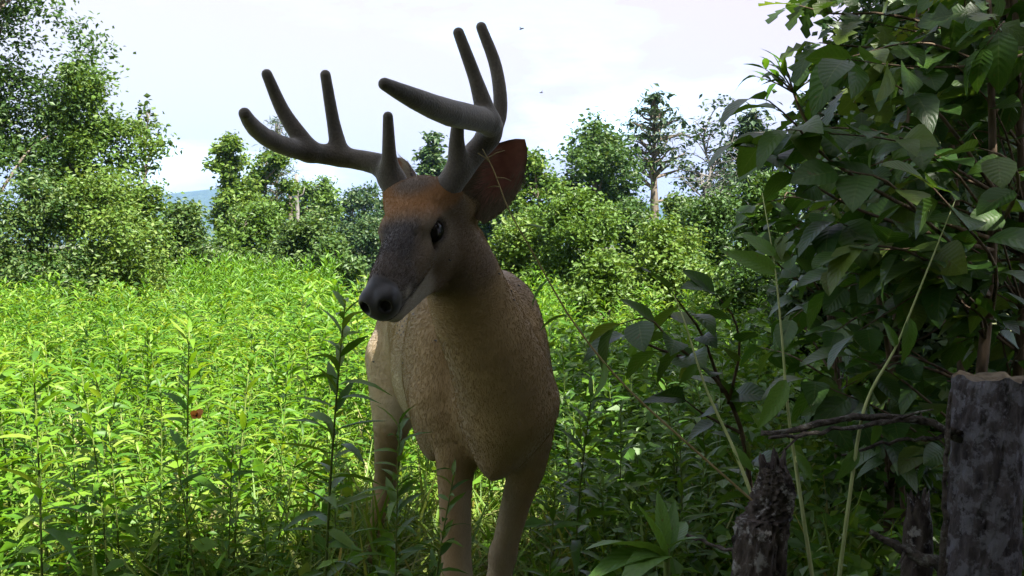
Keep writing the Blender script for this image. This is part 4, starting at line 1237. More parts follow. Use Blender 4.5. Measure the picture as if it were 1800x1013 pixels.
def sculpt(f):
    # trunk
    f.ell(Bd(0.42, 0, 0.775), (0.36, 0.160, 0.195), BA, 0.03)              # rib cage
    f.ell(Bd(0.12, 0.022, 0.745), (0.16, 0.112, 0.165), BA, 0.05)              # chest
    f.ell(Bd(0.22, 0, 0.885), (0.17, 0.085, 0.095), BA, 0.08)              # withers
    f.ell(Bd(0.52, 0, 0.70), (0.26, 0.135, 0.135), BA, 0.06)               # belly
    f.ell(Bd(0.74, 0, 0.815), (0.24, 0.130, 0.135), BA, 0.08)              # loin
    f.ell(Bd(0.93, 0, 0.82), (0.18, 0.135, 0.150), BA, 0.08)               # rump
    for sd in (-1, 1):
        f.ell(Bd(0.19, 0.100 * sd, 0.755), (0.115, 0.056, 0.19), BA, 0.06)     # shoulder
        f.ell(Bd(0.25, 0.072 * sd, 0.90), (0.11, 0.045, 0.085), BA, 0.05)      # shoulder blade
        f.ell(Bd(0.92, 0.090 * sd, 0.69), (0.13, 0.058, 0.18), BA, 0.05)       # thigh
    f.ell(Bd(0.045, 0.030, 0.665), (0.085, 0.062, 0.095), BA, 0.06)          # brisket
    f.chain([P(884, 745, 2.10), P(874, 800, 2.09), P(868, 832, 2.09)], [0.066, 0.044, 0.016], 0.05)   # keel of the breastbone
    # neck
    n0 = Hd(-0.085, 0, -0.045)
    f.chain([n0, P(806, 470, 1.955), P(830, 540, 1.99), P(868, 625, 2.03), P(894, 705, 2.08)],
            [0.060, 0.070, 0.082, 0.094, 0.104], 0.05)
    f.chain([P(806, 430, 2.02), P(826, 500, 2.10), P(845, 545, 2.28)], [0.050, 0.062, 0.075], 0.05)   # crest to withers
    # front legs
    f.chain([Bd(0.13, -0.075, 0.70), P(799, 780, 2.19), P(800, 880, 2.18), P(803, 1010, 2.17)], [0.074, 0.044, 0.035, 0.031], 0.038)
    kr = P(803, 1075, 2.16)
    f.chain([P(802, 1010, 2.17), kr, kr + (0.0, 0.0, -0.05), np.array([kr[0], kr[1] + 0.02, 0.10]), np.array([kr[0], kr[1] - 0.03, 0.035])],
            [0.029, 0.031, 0.026, 0.017, 0.022], 0.02)
    f.chain([Bd(0.13, 0.09, 0.70), P(930, 800, 2.22), P(908, 880, 2.25), P(884, 975, 2.28)], [0.070, 0.042, 0.033, 0.028], 0.045)
    kl = P(874, 1040, 2.29)
    f.chain([P(884, 975, 2.28), kl, kl + (0, 0, -0.05), np.array([kl[0] - .01, kl[1] + 0.03, 0.10]), np.array([kl[0] - .01, kl[1] - 0.02, 0.035])],
            [0.028, 0.030, 0.025, 0.017, 0.022], 0.02)
    # hind legs: stifle forward and high, hock back and low
    f.chain([Bd(0.90, -0.10, 0.72), Bd(0.86, -0.105, 0.60), P(686, 765, 2.93), P(677, 848, 3.03)], [0.085, 0.070, 0.047, 0.030], 0.04)
    hk = P(677, 848, 3.03)
    f.chain([hk, hk + (-0.012, -0.03, -0.05), P(660, 945, 2.98), P(650, 1025, 2.96), np.array([P(650, 1025, 2.96)[0], 2.91, 0.03])],
            [0.031, 0.025, 0.019, 0.018, 0.024], 0.02)
    f.chain([Bd(0.92, 0.115, 0.72), Bd(0.88, 0.10, 0.60), P(800, 745, 3.05), P(800, 812, 3.17)], [0.085, 0.066, 0.044, 0.027], 0.04)
    hk = P(800, 812, 3.17)
    f.chain([hk, hk + (0.0, -0.03, -0.06), P(802, 930, 3.10), P(802, 1005, 3.08), np.array([P(802, 1005, 3.08)[0], 3.03, 0.03])],
            [0.028, 0.023, 0.0185, 0.018, 0.024], 0.02)
    # tail
    f.chain([Bd(1.08, 0, 0.86), Bd(1.15, 0, 0.78), Bd(1.17, 0, 0.68)], [0.03, 0.035, 0.015], 0.03)
    # head
    f.ell(Hd(-0.055, 0, 0.005), (0.082, 0.056, 0.058), HA, 0.03)           # skull
    f.ell(Hd(-0.075, 0, 0.045), (0.040, 0.050, 0.030), HA, 0.03)           # poll
    f.chain([Hd(0.00, 0, -0.008), Hd(0.08, 0, -0.012), Hd(0.15, 0, -0.012), Hd(0.182, 0, -0.016)], [0.053, 0.044, 0.036, 0.031], 0.03)
    f.ell(Hd(0.07, 0, 0.012), (0.11, 0.021, 0.026), HA, 0.02)              # nose bridge
    f.ell(Hd(-0.02, 0, -0.072), (0.07, 0.036, 0.040), HA, 0.03)            # jaw
    f.chain([Hd(-0.02, 0, -0.080), Hd(0.08, 0, -0.064), Hd(0.158, 0, -0.050)], [0.034, 0.026, 0.020], 0.02)
    for sd in (-1, 1):
        f.ell(Hd(-0.035, 0.034 * sd, -0.040), (0.060, 0.024, 0.040), HA, 0.025)  # cheek
        f.ell(Hd(0.000, 0.036 * sd, 0.032), (0.034, 0.014, 0.008), HA, 0.025)    # brow
        f.ell(Hd(0.030, 0.036 * sd, -0.012), (0.045, 0.012, 0.012), HA, 0.02)    # cheekbone
        f.ell(Hd(0.004, 0.062 * sd, 0.009), (0.0250, 0.016, 0.0180), HA, 0.006, cut=True)   # eye socket
        f.ell(Hd(0.003, 0.0500 * sd, 0.0275), (0.022, 0.0050, 0.0035), HA, 0.006)   # upper lid
        f.ell(Hd(0.004, 0.0500 * sd, -0.0115), (0.020, 0.006, 0.004), HA, 0.006)  # lower lid
        f.ell(Hd(0.188, 0.018 * sd, -0.006), (0.020, 0.017, 0.019), HA, 0.012)   # nostril wing
        f.ell(Hd(0.206, 0.019 * sd, -0.008), (0.011, 0.0075, 0.0095), frame(hf, hu, 0.0), 0.005, cut=True)
        f.cone(Hd(0.105, 0.040 * sd, -0.050), Hd(0.175, 0.030 * sd, -0.040), 0.003, 0.003, 0.006, cut=True)  # mouth corner
        f.cone(Hd(0.024, 0.050 * sd, 0.002), Hd(0.045, 0.044 * sd, -0.014), 0.004, 0.002, 0.006, cut=True)   # tear gland
    f.cone(Hd(-0.060, -0.036, 0.030), P(697, 340, 1.935), 0.030, 0.0245, 0.015)     # antler pedicles
    f.cone(Hd(-0.060, 0.036, 0.030), P(783, 334, 1.885), 0.030, 0.0245, 0.015)
    # ear roots
    f.cone(Hd(-0.085, 0.040, 0.008), P(826, 366, 1.962), 0.036, 0.024, 0.03)
    f.cone(Hd(-0.090, -0.040, 0.015), P(728, 338, 2.03), 0.032, 0.022, 0.03)


cut_o, cut_n = Hd(-0.085, 0, -0.045) * 0.35 + P(838, 540, 2.00) * 0.65, unit(P(838, 540, 2.00) - Hd(-0.085, 0, -0.045))
f = Field((-0.62, 1.6, -0.01), (0.24, 3.42, 1.22), 0.006)
sculpt(f)
Vb, Qb = f.mesh()
f = Field((-0.36, 1.62, 0.86), (0.06, 2.14, 1.22), 0.0024)
sculpt(f)
Vh, Qh = f.mesh()
del f
inbox = ((Vh > np.array([-0.352, 1.628, 0.868])) & (Vh < np.array([0.052, 2.132, 1.212]))).all(1)
okh = (((Vh - cut_o) @ cut_n) < 0.004) & inbox
okb = ((Vb - cut_o) @ cut_n) > -0.004
# the trunk part keeps everything behind the cut; chest and withers lie past it as well
Qh = Qh[okh[Qh].all(1)]; Qb = Qb[okb[Qb].all(1)]


def compact(V, Q):
    u, inv = np.unique(Q, return_inverse=True)
    return V[u], inv.reshape(Q.shape)


Vh, Qh = compact(Vh, Qh); Vb, Qb = compact(Vb, Qb)


def ear(base, tip, facing, width, cup, nseg=18, nw=14, thick=0.0045):
    a = np.asarray(tip) - np.asarray(base); L = np.linalg.norm(a); a = a / L
    n = unit(np.asarray(facing) - a * (np.asarray(facing) @ a)); w = np.cross(a, n)
    inner, outer = [], []
    for i in range(nseg + 1):
        tt = i / nseg
        hw = width * (np.sin(np.pi * min(1, 0.16 + 0.84 * tt) ** 0.92) ** 0.72 if tt < 1 else 0.0) + 0.001
        for j in range(nw + 1):
            q = j / nw * 2 - 1
            dz = cup * (q * q) * (0.30 + 0.9 * (1 - tt) ** 1.5) * (hw / width) ** 0.6 - 0.012 * np.sin(np.pi * tt) + 0.02 * tt * tt
            ripple = 0.002 * np.sin(9 * tt + 3 * q) + 0.0012 * np.sin(31 * tt) * abs(q)
            p = np.asarray(base) + a * (L * tt) + w * (hw * q * (1 - 0.15 * (1 - tt))) + n * (dz + ripple)
            inner.append(p + n * thick * 0.5); outer.append(p - n * thick * 0.5)
    V = np.array(inner + outer); m = nw + 1; N = len(inner)
    F = []
    for i in range(nseg):
        for j in range(nw):
            q = (i * m + j, i * m + j + 1, (i + 1) * m + j + 1, (i + 1) * m + j)
            F.append(q); F.append(tuple(N + k for k in q[::-1]))
        for j in (0, nw):
            q = (i * m + j, (i + 1) * m + j, N + (i + 1) * m + j, N + i * m + j)
            F.append(q if j == 0 else q[::-1])
    edge = np.tile(np.abs(np.linspace(-1, 1, m)), nseg + 1)
    along = np.repeat(np.linspace(0, 1, nseg + 1), m)
    return V, np.array(F), np.concatenate([np.ones(N), np.zeros(N)]), np.concatenate([edge, edge]), np.concatenate([along, along])


E1 = ear(P(822, 374, 1.945), P(917, 246, 1.965), np.array([0.22, -0.95, -0.12]), 0.058, 0.026)
E2 = ear(P(733, 342, 2.015), P(699, 281, 2.07), np.array([-0.75, -0.55, 0.1]), 0.036, 0.030)


# ---- coat colours of the animal; the pale flank also holds painted side light
def smoothstep(a, b, x):
    t_ = np.clip((x - a) / (b - a), 0, 1)
    return t_ * t_ * (3 - 2 * t_)


def paint(V):
    c = np.tile(np.array([0.29, 0.202, 0.098]), (len(V), 1))

    def lay(col, w):
        c[:] = c * (1 - w[:, None]) + np.array(col) * w[:, None]
    b = (V - BO) @ BA
    hh = (V - HO) @ HA
    sB, lB, zB = b[:, 0], b[:, 1], b[:, 2]
    trunk = smoothstep(0.0, 0.05, hh[:, 0] * -1 - 0.02)
    lay((0.22, 0.155, 0.09), smoothstep(0.86, 0.98, zB) * (sB > 0.1))                     # darker back
    lay((0.43, 0.33, 0.195), smoothstep(0.05, 0.13, np.abs(lB)) * smoothstep(0.85, 0.7, zB) * (zB > 0.5) * (sB > 0.3))  # paler flank, brightened further for the side light falling on it
    lay((0.52, 0.47, 0.38), smoothstep(0.66, 0.60, zB) * smoothstep(0.26, 0.36, sB) * smoothstep(0.84, 0.72, sB) * (zB > 0.44))   # belly
    lay((0.55, 0.50, 0.42), smoothstep(0.66, 0.60, zB) * smoothstep(0.49, 0.53, zB) * smoothstep(0.78, 0.84, sB) * smoothstep(0.13, 0.10, np.abs(lB)) * 0.8)
    lay((0.50, 0.45, 0.36), smoothstep(0.62, 0.57, zB) * (zB > 0.50) * smoothstep(0.10, 0.05, np.abs(lB + 0.0)) * (sB > 0.1) * (sB < 0.3))
    lay((0.32, 0.215, 0.115), smoothstep(0.56, 0.50, zB))                                   # legs
    lay((0.45, 0.38, 0.28), smoothstep(0.58, 0.50, zB) * smoothstep(0.02, -0.02, np.abs(lB) - 0.07) * 0.5)
    head = smoothstep(0.23, 0.19, np.linalg.norm(hh - np.array([0.05, 0, -0.01]), axis=1)) * smoothstep(-0.14, -0.06, hh[:, 0]) * smoothstep(-0.16, -0.11, hh[:, 2])
    x, y, z = hh[:, 0], np.abs(hh[:, 1]), hh[:, 2]
    lay((0.15, 0.108, 0.070), head)
    lay((0.26, 0.13, 0.05), head * smoothstep(0.03, -0.02, x) * smoothstep(0.015, 0.035, z))      # rusty forehead
    lay((0.050, 0.044, 0.042), head * smoothstep(0.005, 0.04, x) * smoothstep(-0.018, 0.006, z) * smoothstep(0.05, 0.025, y))  # dark bridge
    lay((0.075, 0.060, 0.050), head * smoothstep(0.09, 0.13, x))
    lay((0.30, 0.25, 0.19), head * np.exp(-((x - 0.004) / 0.040) ** 2 - ((z - 0.006) / 0.034) ** 2) * smoothstep(0.03, 0.045, y) * 0.6)   # pale eye ring
    lay((0.05, 0.035, 0.03), np.exp(-((x - 0.034) / 0.012) ** 2 - ((z + 0.008) / 0.008) ** 2) * smoothstep(0.03, 0.04, y))                 # tear gland
    lay((0.03, 0.024, 0.02), np.exp(-(((x - 0.004) / 0.029) ** 2 + ((z - 0.0085) / 0.0215) ** 2) ** 3) * smoothstep(0.035, 0.045, y))        # lids
    lay((0.36, 0.32, 0.26), head * smoothstep(-0.036, -0.050, z) * smoothstep(0.03, 0.07, x))      # pale chin
    lay((0.34, 0.30, 0.25), head * np.exp(-((x - 0.150) / 0.012) ** 2) * smoothstep(-0.005, -0.02, z) * 0.8)
    lay((0.42, 0.37, 0.29), smoothstep(-0.070, -0.095, z) * smoothstep(-0.09, -0.03, x) * smoothstep(0.13, 0.07, x) * smoothstep(0.14, 0.11, -z) * 0.0)    # throat
    lay((0.016, 0.015, 0.016), smoothstep(0.162, 0.178, x + 0.25 * np.clip(z + 0.01, -0.05, 0.02)) * smoothstep(-0.045, -0.036, z) * head)   # nose leather
    lay((0.02, 0.018, 0.018), np.exp(-((z + 0.038 - 0.10 * (x - 0.10)) / 0.0035) ** 2) * smoothstep(0.07, 0.09, x) * head * 0.8)              # lip line
    ped = smoothstep(0.058, 0.075, z) * (x < 0.0) * head
    lay((0.13, 0.10, 0.075), ped)
    lay((0.03, 0.025, 0.022), smoothstep(0.045, 0.035, zB))                               # hooves
    return c


cb, ch = paint(Vb), paint(Vh)


def paint_ear(E):
    V, F, inn, edge, along = E
    c = np.tile(np.array([0.16, 0.11, 0.075]), (len(V), 1))
    pink = np.array([0.36, 0.17, 0.14])
    w = inn * smoothstep(1.0, 0.75, edge)
    c = c * (1 - w[:, None]) + pink * w[:, None]
    hair = inn * smoothstep(0.45, 0.05, along) * 0.6
    c = c * (1 - hair[:, None]) + np.array([0.34, 0.29, 0.23]) * hair[:, None]
    rim = smoothstep(0.84, 1.0, edge) * 0.8
    c = c * (1 - rim[:, None]) + np.array([0.05, 0.04, 0.035]) * rim[:, None]
    return c


t = NT('deer_coat')
ac = t.new('Attribute', attribute_name='coat')
tc = t.new('TexCoord')
n1 = t.new('TexNoise', Scale=9.0, Detail=4.0); t.k(tc.outputs['Object'], n1.inputs['Vector'])
mp = t.new('Mapping'); mp.inputs['Scale'].default_value = (1.0, 0.6, 0.28); t.k(tc.outputs['Object'], mp.inputs['Vector'])
n2 = t.new('TexNoise', Scale=420.0, Detail=3.0, Roughness=0.7); t.k(mp.outputs[0], n2.inputs['Vector'])
n3 = t.new('TexNoise', Scale=60.0, Detail=3.0); t.k(mp.outputs[0], n3.inputs['Vector'])
col = t.mix(0.55, ac.outputs['Color'], t.ramp(n1.outputs['Fac'], [(0.3, (0.72, 0.70, 0.68)), (0.7, (1.25, 1.25, 1.25))]), 'MULTIPLY')
col = t.mix(0.3, col, t.ramp(n2.outputs['Fac'], [(0.3, (0.6, 0.6, 0.6)), (0.7, (1.35, 1.35, 1.35))]), 'MULTIPLY')
col = t.mix(0.2, col, t.ramp(n3.outputs['Fac'], [(0.3, (0.75, 0.75, 0.75)), (0.7, (1.2, 1.2, 1.2))]), 'MULTIPLY')
pr = t.new('BsdfPrincipled', Roughness=0.75)
pr.inputs['Specular IOR Level'].default_value = 0.25
pr.inputs['Sheen Weight'].default_value = 0.25
pr.inputs['Sheen Roughness'].default_value = 0.5
t.k(col, pr.inputs['Base Color'])
bp = t.new('Bump', Strength=0.10, Distance=0.002)
t.k(t.math('ADD', n2.outputs['Fac'], t.math('MULTIPLY', n3.outputs['Fac'], 0.7)), bp.inputs['Height'])
t.k(bp.outputs['Normal'], pr.inputs['Normal'])
# wet nose leather where the coat is black
lum = t.new('RGBToBW'); t.k(ac.outputs['Color'], lum.inputs[0])
t.k(t.ramp(lum.outputs[0], [(0.012, (0.38, 0.38, 0.38)), (0.04, (0.75, 0.75, 0.75))]), pr.inputs['Roughness'])
t.k(pr.outputs[0], t.out.inputs['Surface'])
M_coat = t.m

t = NT('ear_skin')
ac = t.new('Attribute', attribute_name='coat')
tc = t.new('TexCoord')
n1 = t.new('TexNoise', Scale=60.0, Detail=5.0); t.k(tc.outputs['Object'], n1.inputs['Vector'])
col = t.mix(0.6, ac.outputs['Color'], t.ramp(n1.outputs['Fac'], [(0.3, (0.65, 0.62, 0.62)), (0.7, (1.25, 1.2, 1.2))]), 'MULTIPLY')
pr = t.new('BsdfPrincipled', Roughness=0.6); t.k(col, pr.inputs['Base Color'])
tr = t.new('BsdfTranslucent'); t.k(t.mix(1.0, col, (1.3, 0.75, 0.65), 'MULTIPLY'), tr.inputs['Color'])
ms = t.new('MixShader', Fac=0.3); t.k(pr.outputs[0], ms.inputs[1]); t.k(tr.outputs[0], ms.inputs[2])
t.k(ms.outputs[0], t.out.inputs['Surface'])
M_ear = t.m

t = NT('antler_velvet')
tc = t.new('TexCoord')
n1 = t.new('TexNoise', Scale=14.0, Detail=5.0); t.k(tc.outputs['Object'], n1.inputs['Vector'])
n2 = t.new('TexNoise', Scale=300.0, Detail=2.0); t.k(tc.outputs['Object'], n2.inputs['Vector'])
col = t.ramp(n1.outputs['Fac'], [(0.3, (0.070, 0.062, 0.053)), (0.7, (0.125, 0.108, 0.090))])
col = t.mix(0.5, col, t.ramp(n2.outputs['Fac'], [(0.3, (0.6, 0.6, 0.6)), (0.7, (1.35, 1.35, 1.35))]), 'MULTIPLY')
pr = t.new('BsdfPrincipled', Roughness=0.9)
pr.inputs['Specular IOR Level'].default_value = 0.1
pr.inputs['Sheen Weight'].default_value = 0.5
t.k(col, pr.inputs['Base Color'])
bp = t.new('Bump', Strength=0.5, Distance=0.003)
t.k(t.math('ADD', n2.outputs['Fac'], n1.outputs['Fac']), bp.inputs['Height']); t.k(bp.outputs['Normal'], pr.inputs['Normal'])
t.k(pr.outputs[0], t.out.inputs['Surface'])
M_velvet = t.m

t = NT('wet_eye')
pr = t.new('BsdfPrincipled', Roughness=0.12)
pr.inputs['Specular IOR Level'].default_value = 0.2
pr.inputs['Base Color'].default_value = (0.010, 0.007, 0.006, 1)
t.k(pr.outputs[0], t.out.inputs['Surface'])
M_eye = t.m

buck = empty('deer', (BO[0] - 0.1, BO[1] + 0.4, 0), 'whitetail buck with velvet antlers standing in the weeds, head turned aside', 'deer')
loc = np.array(buck.location)
Vall = np.concatenate([Vh, Vb, E1[0], E2[0]]) - loc
nh, nb, ne = len(Vh), len(Vb), len(E1[0])
Fall = np.concatenate([Qh, Qb + nh, E1[1] + nh + nb, E2[1] + nh + nb + ne])
me = np_mesh('body', Vall, Fall, M_coat, colour=np.concatenate([ch, cb, paint_ear(E1), paint_ear(E2)]))
me.materials.append(M_ear)
mi = np.zeros(len(Fall), dtype=np.int32); mi[len(Qh) + len(Qb):] = 1
me.polygons.foreach_set('material_index', mi)
link('body', me, buck)


def uv_ball(rad, axes, nu=20, nv=12):
    V, F = [], []
    for i in range(nv + 1):
        th = np.pi * i / nv
        for j in range(nu):
            ph = 2 * np.pi * j / nu
            V.append(np.array([np.sin(th) * np.cos(ph), np.sin(th) * np.sin(ph), np.cos(th)]) * rad)
    for i in range(nv):
        for j in range(nu):
            F.append((i * nu + j, (i + 1) * nu + j, (i + 1) * nu + (j + 1) % nu, i * nu + (j + 1) % nu))
    return np.array(V) @ np.asarray(axes).T, np.array(F)


for sd in (-1, 1):
    V, F = uv_ball(np.array([0.0240, 0.0155, 0.0185]), HA)
    world_part('eye', V + Hd(0.004, 0.0475 * sd, 0.0085), F, M_eye, buck)


def antler(curves):
    allp = np.concatenate([np.asarray(c[0]) for c in curves])
    f = Field(allp.min(0) - 0.05, allp.max(0) + 0.05, 0.0032)
    for pts, rads, k in curves:
        pp = smooth_path(pts, 16)
        rr = np.interp(np.linspace(0, 1, 16), np.linspace(0, 1, len(rads)), rads)
        f.chain(pp, rr, k)
    v, q = f.mesh()
    return v, q


right_antler = antler([
    ([P(703, 358, 1.935), P(694, 322, 1.937), P(668, 291, 1.955), P(628, 281, 1.97), P(580, 273, 1.96), P(530, 265, 1.92), P(482, 250, 1.85), P(447, 225, 1.78), P(430, 200, 1.73)],
     [0.027, 0.0245, 0.0215, 0.019, 0.0195, 0.0185, 0.0165, 0.0145, 0.0105], 0.012),
    ([P(686, 315, 1.935), P(684, 270, 1.915), P(682, 205, 1.89)], [0.022, 0.0135, 0.0095], 0.014),
    ([P(598, 272, 1.965), P(586, 215, 1.955), P(572, 132, 1.93)], [0.018, 0.0125, 0.0100], 0.012),
    ([P(545, 266, 1.93), P(500, 200, 1.91), P(469, 131, 1.88)], [0.019, 0.0135, 0.0100], 0.012),
])
left_antler = antler([
    ([P(772, 352, 1.885), P(797, 315, 1.886), P(830, 274, 1.905), P(858, 242, 1.90), P(862, 218, 1.86), P(830, 207, 1.79), P(785, 197, 1.70), P(725, 172, 1.61), P(676, 148, 1.56)],
     [0.027, 0.0245, 0.022, 0.021, 0.0215, 0.0225, 0.0225, 0.0165, 0.0100], 0.012),
    ([P(806, 296, 1.885), P(803, 245, 1.86), P(808, 190, 1.83)], [0.021, 0.0135, 0.0095], 0.014),
    ([P(858, 240, 1.90), P(879, 195, 1.905), P(872, 120, 1.91), P(846, 48, 1.90)], [0.020, 0.0135, 0.012, 0.0100], 0.012),
    ([P(858, 212, 1.85), P(836, 140, 1.83), P(806, 58, 1.81)], [0.020, 0.0125, 0.0100], 0.012),
])
for V, F in (right_antler, left_antler):
    world_part('antler', V, F, M_velvet, buck)


# ---- short summer coat: real strands, combed back over the body
def strands():
    Vw = np.concatenate([Vh, Vb]); Q = np.concatenate([Qh, Qb + nh]); C = np.concatenate([ch, cb])
    p0, p1, p2, p3 = Vw[Q[:, 0]], Vw[Q[:, 1]], Vw[Q[:, 2]], Vw[Q[:, 3]]
    nrm = np.cross(p2 - p0, p3 - p1); area = np.linalg.norm(nrm, axis=1) + 1e-12
    nrm /= area[:, None]
    cen = (p0 + p1 + p2 + p3) / 4
    vn = np.zeros_like(Vw)
    for k_ in range(4): np.add.at(vn, Q[:, k_], nrm * area[:, None])
    for _ in range(3):      # even the normals out so the coat lies smooth
        fn = vn[Q].mean(1); vn = np.zeros_like(Vw)
        for k_ in range(4): np.add.at(vn, Q[:, k_], fn)
    vn /= np.linalg.norm(vn, axis=1)[:, None] + 1e-12
    hh = (cen - HO) @ HA; b = (cen - BO) @ BA
    is_head = smoothstep(-0.16, -0.06, hh[:, 0]) * smoothstep(0.24, 0.2, np.linalg.norm(hh - np.array([0.05, 0, -0.01]), axis=1))
    leg = smoothstep(0.56, 0.48, b[:, 2])
    wgt = area * (1 + 2.2 * is_head)
    lum = C[Q[:, 0]].mean(1)
    wgt[(lum < 0.035) | (b[:, 2] < 0.06)] = 0           # nose leather, lids, hooves
    N = 260000
    f_ = rg_.choice(len(Q), N, p=wgt / wgt.sum())
    a, c2 = rg_.random(N)[:, None], rg_.random(N)[:, None]
    pos = (p0[f_] * (1 - a) + p1[f_] * a) * (1 - c2) + (p3[f_] * (1 - a) + p2[f_] * a) * c2
    n_ = (vn[Q[f_, 0]] * (1 - a) + vn[Q[f_, 1]] * a) * (1 - c2) + (vn[Q[f_, 3]] * (1 - a) + vn[Q[f_, 2]] * a) * c2
    n_ /= np.linalg.norm(n_, axis=1)[:, None] + 1e-9
    ih, lg = is_head[f_][:, None], leg[f_][:, None]
    neck = smoothstep(0.25, 0.0, b[f_, 0])[:, None]
    flow = (bb * 0.9 - np.array([0, 0, 0.45])) * (1 - neck) + (np.array([0.15, 0.25, -1.0])) * neck
    flow = flow * (1 - lg) + np.array([0, 0.1, -1.0]) * lg
    flow = flow * (1 - ih) - hf * ih
    flow = flow + rg_.normal(size=(N, 3)) * 0.12
    tg = flow - n_ * (flow * n_).sum(1)[:, None]
    tg /= np.linalg.norm(tg, axis=1)[:, None] + 1e-9
    L = (0.0075 * (1 - ih[:, 0]) + 0.0058 * ih[:, 0]) * (1 - 0.4 * lg[:, 0]) * rg_.uniform(0.6, 1.25, N)
    lift = rg_.uniform(0.06, 0.17, N)[:, None]
    d1 = tg + n_ * lift; d2 = tg * 1.0 + n_ * lift * 0.15 - np.array([0, 0, 0.12])
    pts = np.stack([pos - n_ * 0.0006, pos + d1 * (L * 0.5)[:, None], pos + (d1 * 0.5 + d2 * 0.5) * L[:, None]], axis=1)
    return pts, C[Q[f_, 0]] * rg_.uniform(0.85, 1.18, N)[:, None]


rg_ = np.random.default_rng(5)
pts, hc = strands()


def ear_hair(E, facing, n_):
    """pale fringe inside the ear and short hair along its rim"""
    V, F, inn, edge, along = E
    half = len(V) // 2
    a = unit(V[-1] - V[half]); nf = unit(facing)
    wgt = np.where((inn > 0.5), smoothstep(0.45, 0.9, edge) * smoothstep(0.85, 0.1, along) + 0.25 * smoothstep(0.5, 0.0, along), 0)
    i_ = rg_.choice(len(V), n_, p=wgt / wgt.sum())
    mid = V[:half].mean(0)
    inward = mid - V[i_]; inward -= np.outer(inward @ a, a)
    d_ = a * 0.8 + inward / (np.linalg.norm(inward, axis=1)[:, None] + 1e-6) * 0.55 + nf * 0.35 + rg_.normal(size=(n_, 3)) * 0.15
    L = rg_.uniform(0.010, 0.026, n_)[:, None]
    p_ = V[i_] + rg_.normal(size=(n_, 3)) * 0.0022
    return np.stack([p_, p_ + d_ * L * 0.5, p_ + (d_ + a * 0.25) * L], axis=1), np.array([0.30, 0.25, 0.19]) * rg_.uniform(0.6, 1.3, n_)[:, None]


for E_, fc in ((E1, (0.22, -0.95, -0.12)), (E2, (-0.75, -0.55, 0.1))):
    pe, ce = ear_hair(E_, fc, 1500)
    pts = np.concatenate([pts, pe]); hc = np.concatenate([hc, ce])
hcv = bpy.data.hair_curves.new('fur')
hcv.add_curves([3] * len(pts))
hcv.attributes['position'].data.foreach_set('vector', (pts - loc).astype(np.float32).ravel())
ra = hcv.attributes.get('radius') or hcv.attributes.new('radius', 'FLOAT', 'POINT')
ra.data.foreach_set('value', np.tile(np.array([0.00024, 0.00021, 0.00006], dtype=np.float32), len(pts)))
at = hcv.attributes.new('coat', 'FLOAT_COLOR', 'CURVE')
h4 = np.ones((len(pts), 4), dtype=np.float32); h4[:, :3] = hc
at.data.foreach_set('color', h4.ravel())
t = NT('deer_hair')
ac = t.new('Attribute', attribute_name='coat')
pr = t.new('BsdfPrincipled', Roughness=0.85)
pr.inputs['Specular IOR Level'].default_value = 0.05
t.k(ac.outputs['Color'], pr.inputs['Base Color'])
t.k(pr.outputs[0], t.out.inputs['Surface'])
hcv.materials.append(t.m)
fur = bpy.data.objects.new('fur', hcv)
COL.objects.link(fur); fur.parent = buck
fur['kind'] = 'stuff'
# ------------------------------------------------------------------ insects
t = NT('fly_body'); pr = t.new('BsdfPrincipled', Roughness=0.4); pr.inputs['Base Color'].default_value = (0.02, 0.02, 0.022, 1); t.k(pr.outputs[0], t.out.inputs['Surface']); M_fly = t.m
t = NT('fly_wing'); pr = t.new('BsdfPrincipled', Roughness=0.3); pr.inputs['Base Color'].default_value = (0.25, 0.25, 0.26, 1)
tr = t.new('BsdfTransparent'); ms = t.new('MixShader', Fac=0.45); t.k(tr.outputs[0], ms.inputs[1]); t.k(pr.outputs[0], ms.inputs[2]); t.k(ms.outputs[0], t.out.inputs['Surface']); M_wing = t.m
bV, bF = join([uv_ball(np.array([0.5, 0.22, 0.2]), np.eye(3), 10, 6), tuple([uv_ball(np.array([0.2, 0.2, 0.18]), np.eye(3), 10, 6)[0] + np.array([0.55, 0, 0]), uv_ball(np.array([1, 1, 1.0]), np.eye(3), 10, 6)[1]])])
fly_body = np_mesh('body', bV, bF, M_fly)
wV, wF = diamond(0.28, 0.05)
fly_wing = np_mesh('wing', wV * 0.95, wF, M_wing)


def fly(pos, size, heading, label, group, wing_up=0.35):
    rt = empty('fly', pos, label, 'fly', group)
    link('body', fly_body, rt, Matrix(mat4(frame(heading), (0, 0, 0), size).tolist()))
    fr = frame(heading)
    for sd_ in (-1, 1):
        d_ = -fr[:, 0] * 0.75 + fr[:, 1] * 0.6 * sd_ + fr[:, 2] * wing_up
        link('wing', fly_wing, rt, Matrix(mat4(frame(d_, up=fr[:, 2]), fr[:, 2] * 0.12 * size + fr[:, 0] * 0.1 * size, size).tolist()))


fly(P(916, 51, 1.9), 0.007, (1, 0.2, 0.3), 'dark fly in the air right of the tallest antler tines', None, 0.8)
fly(P(952, 163, 2.2), 0.006, (-1, 0.3, 0.0), 'small fly in the air above the buck ear', None, 0.8)

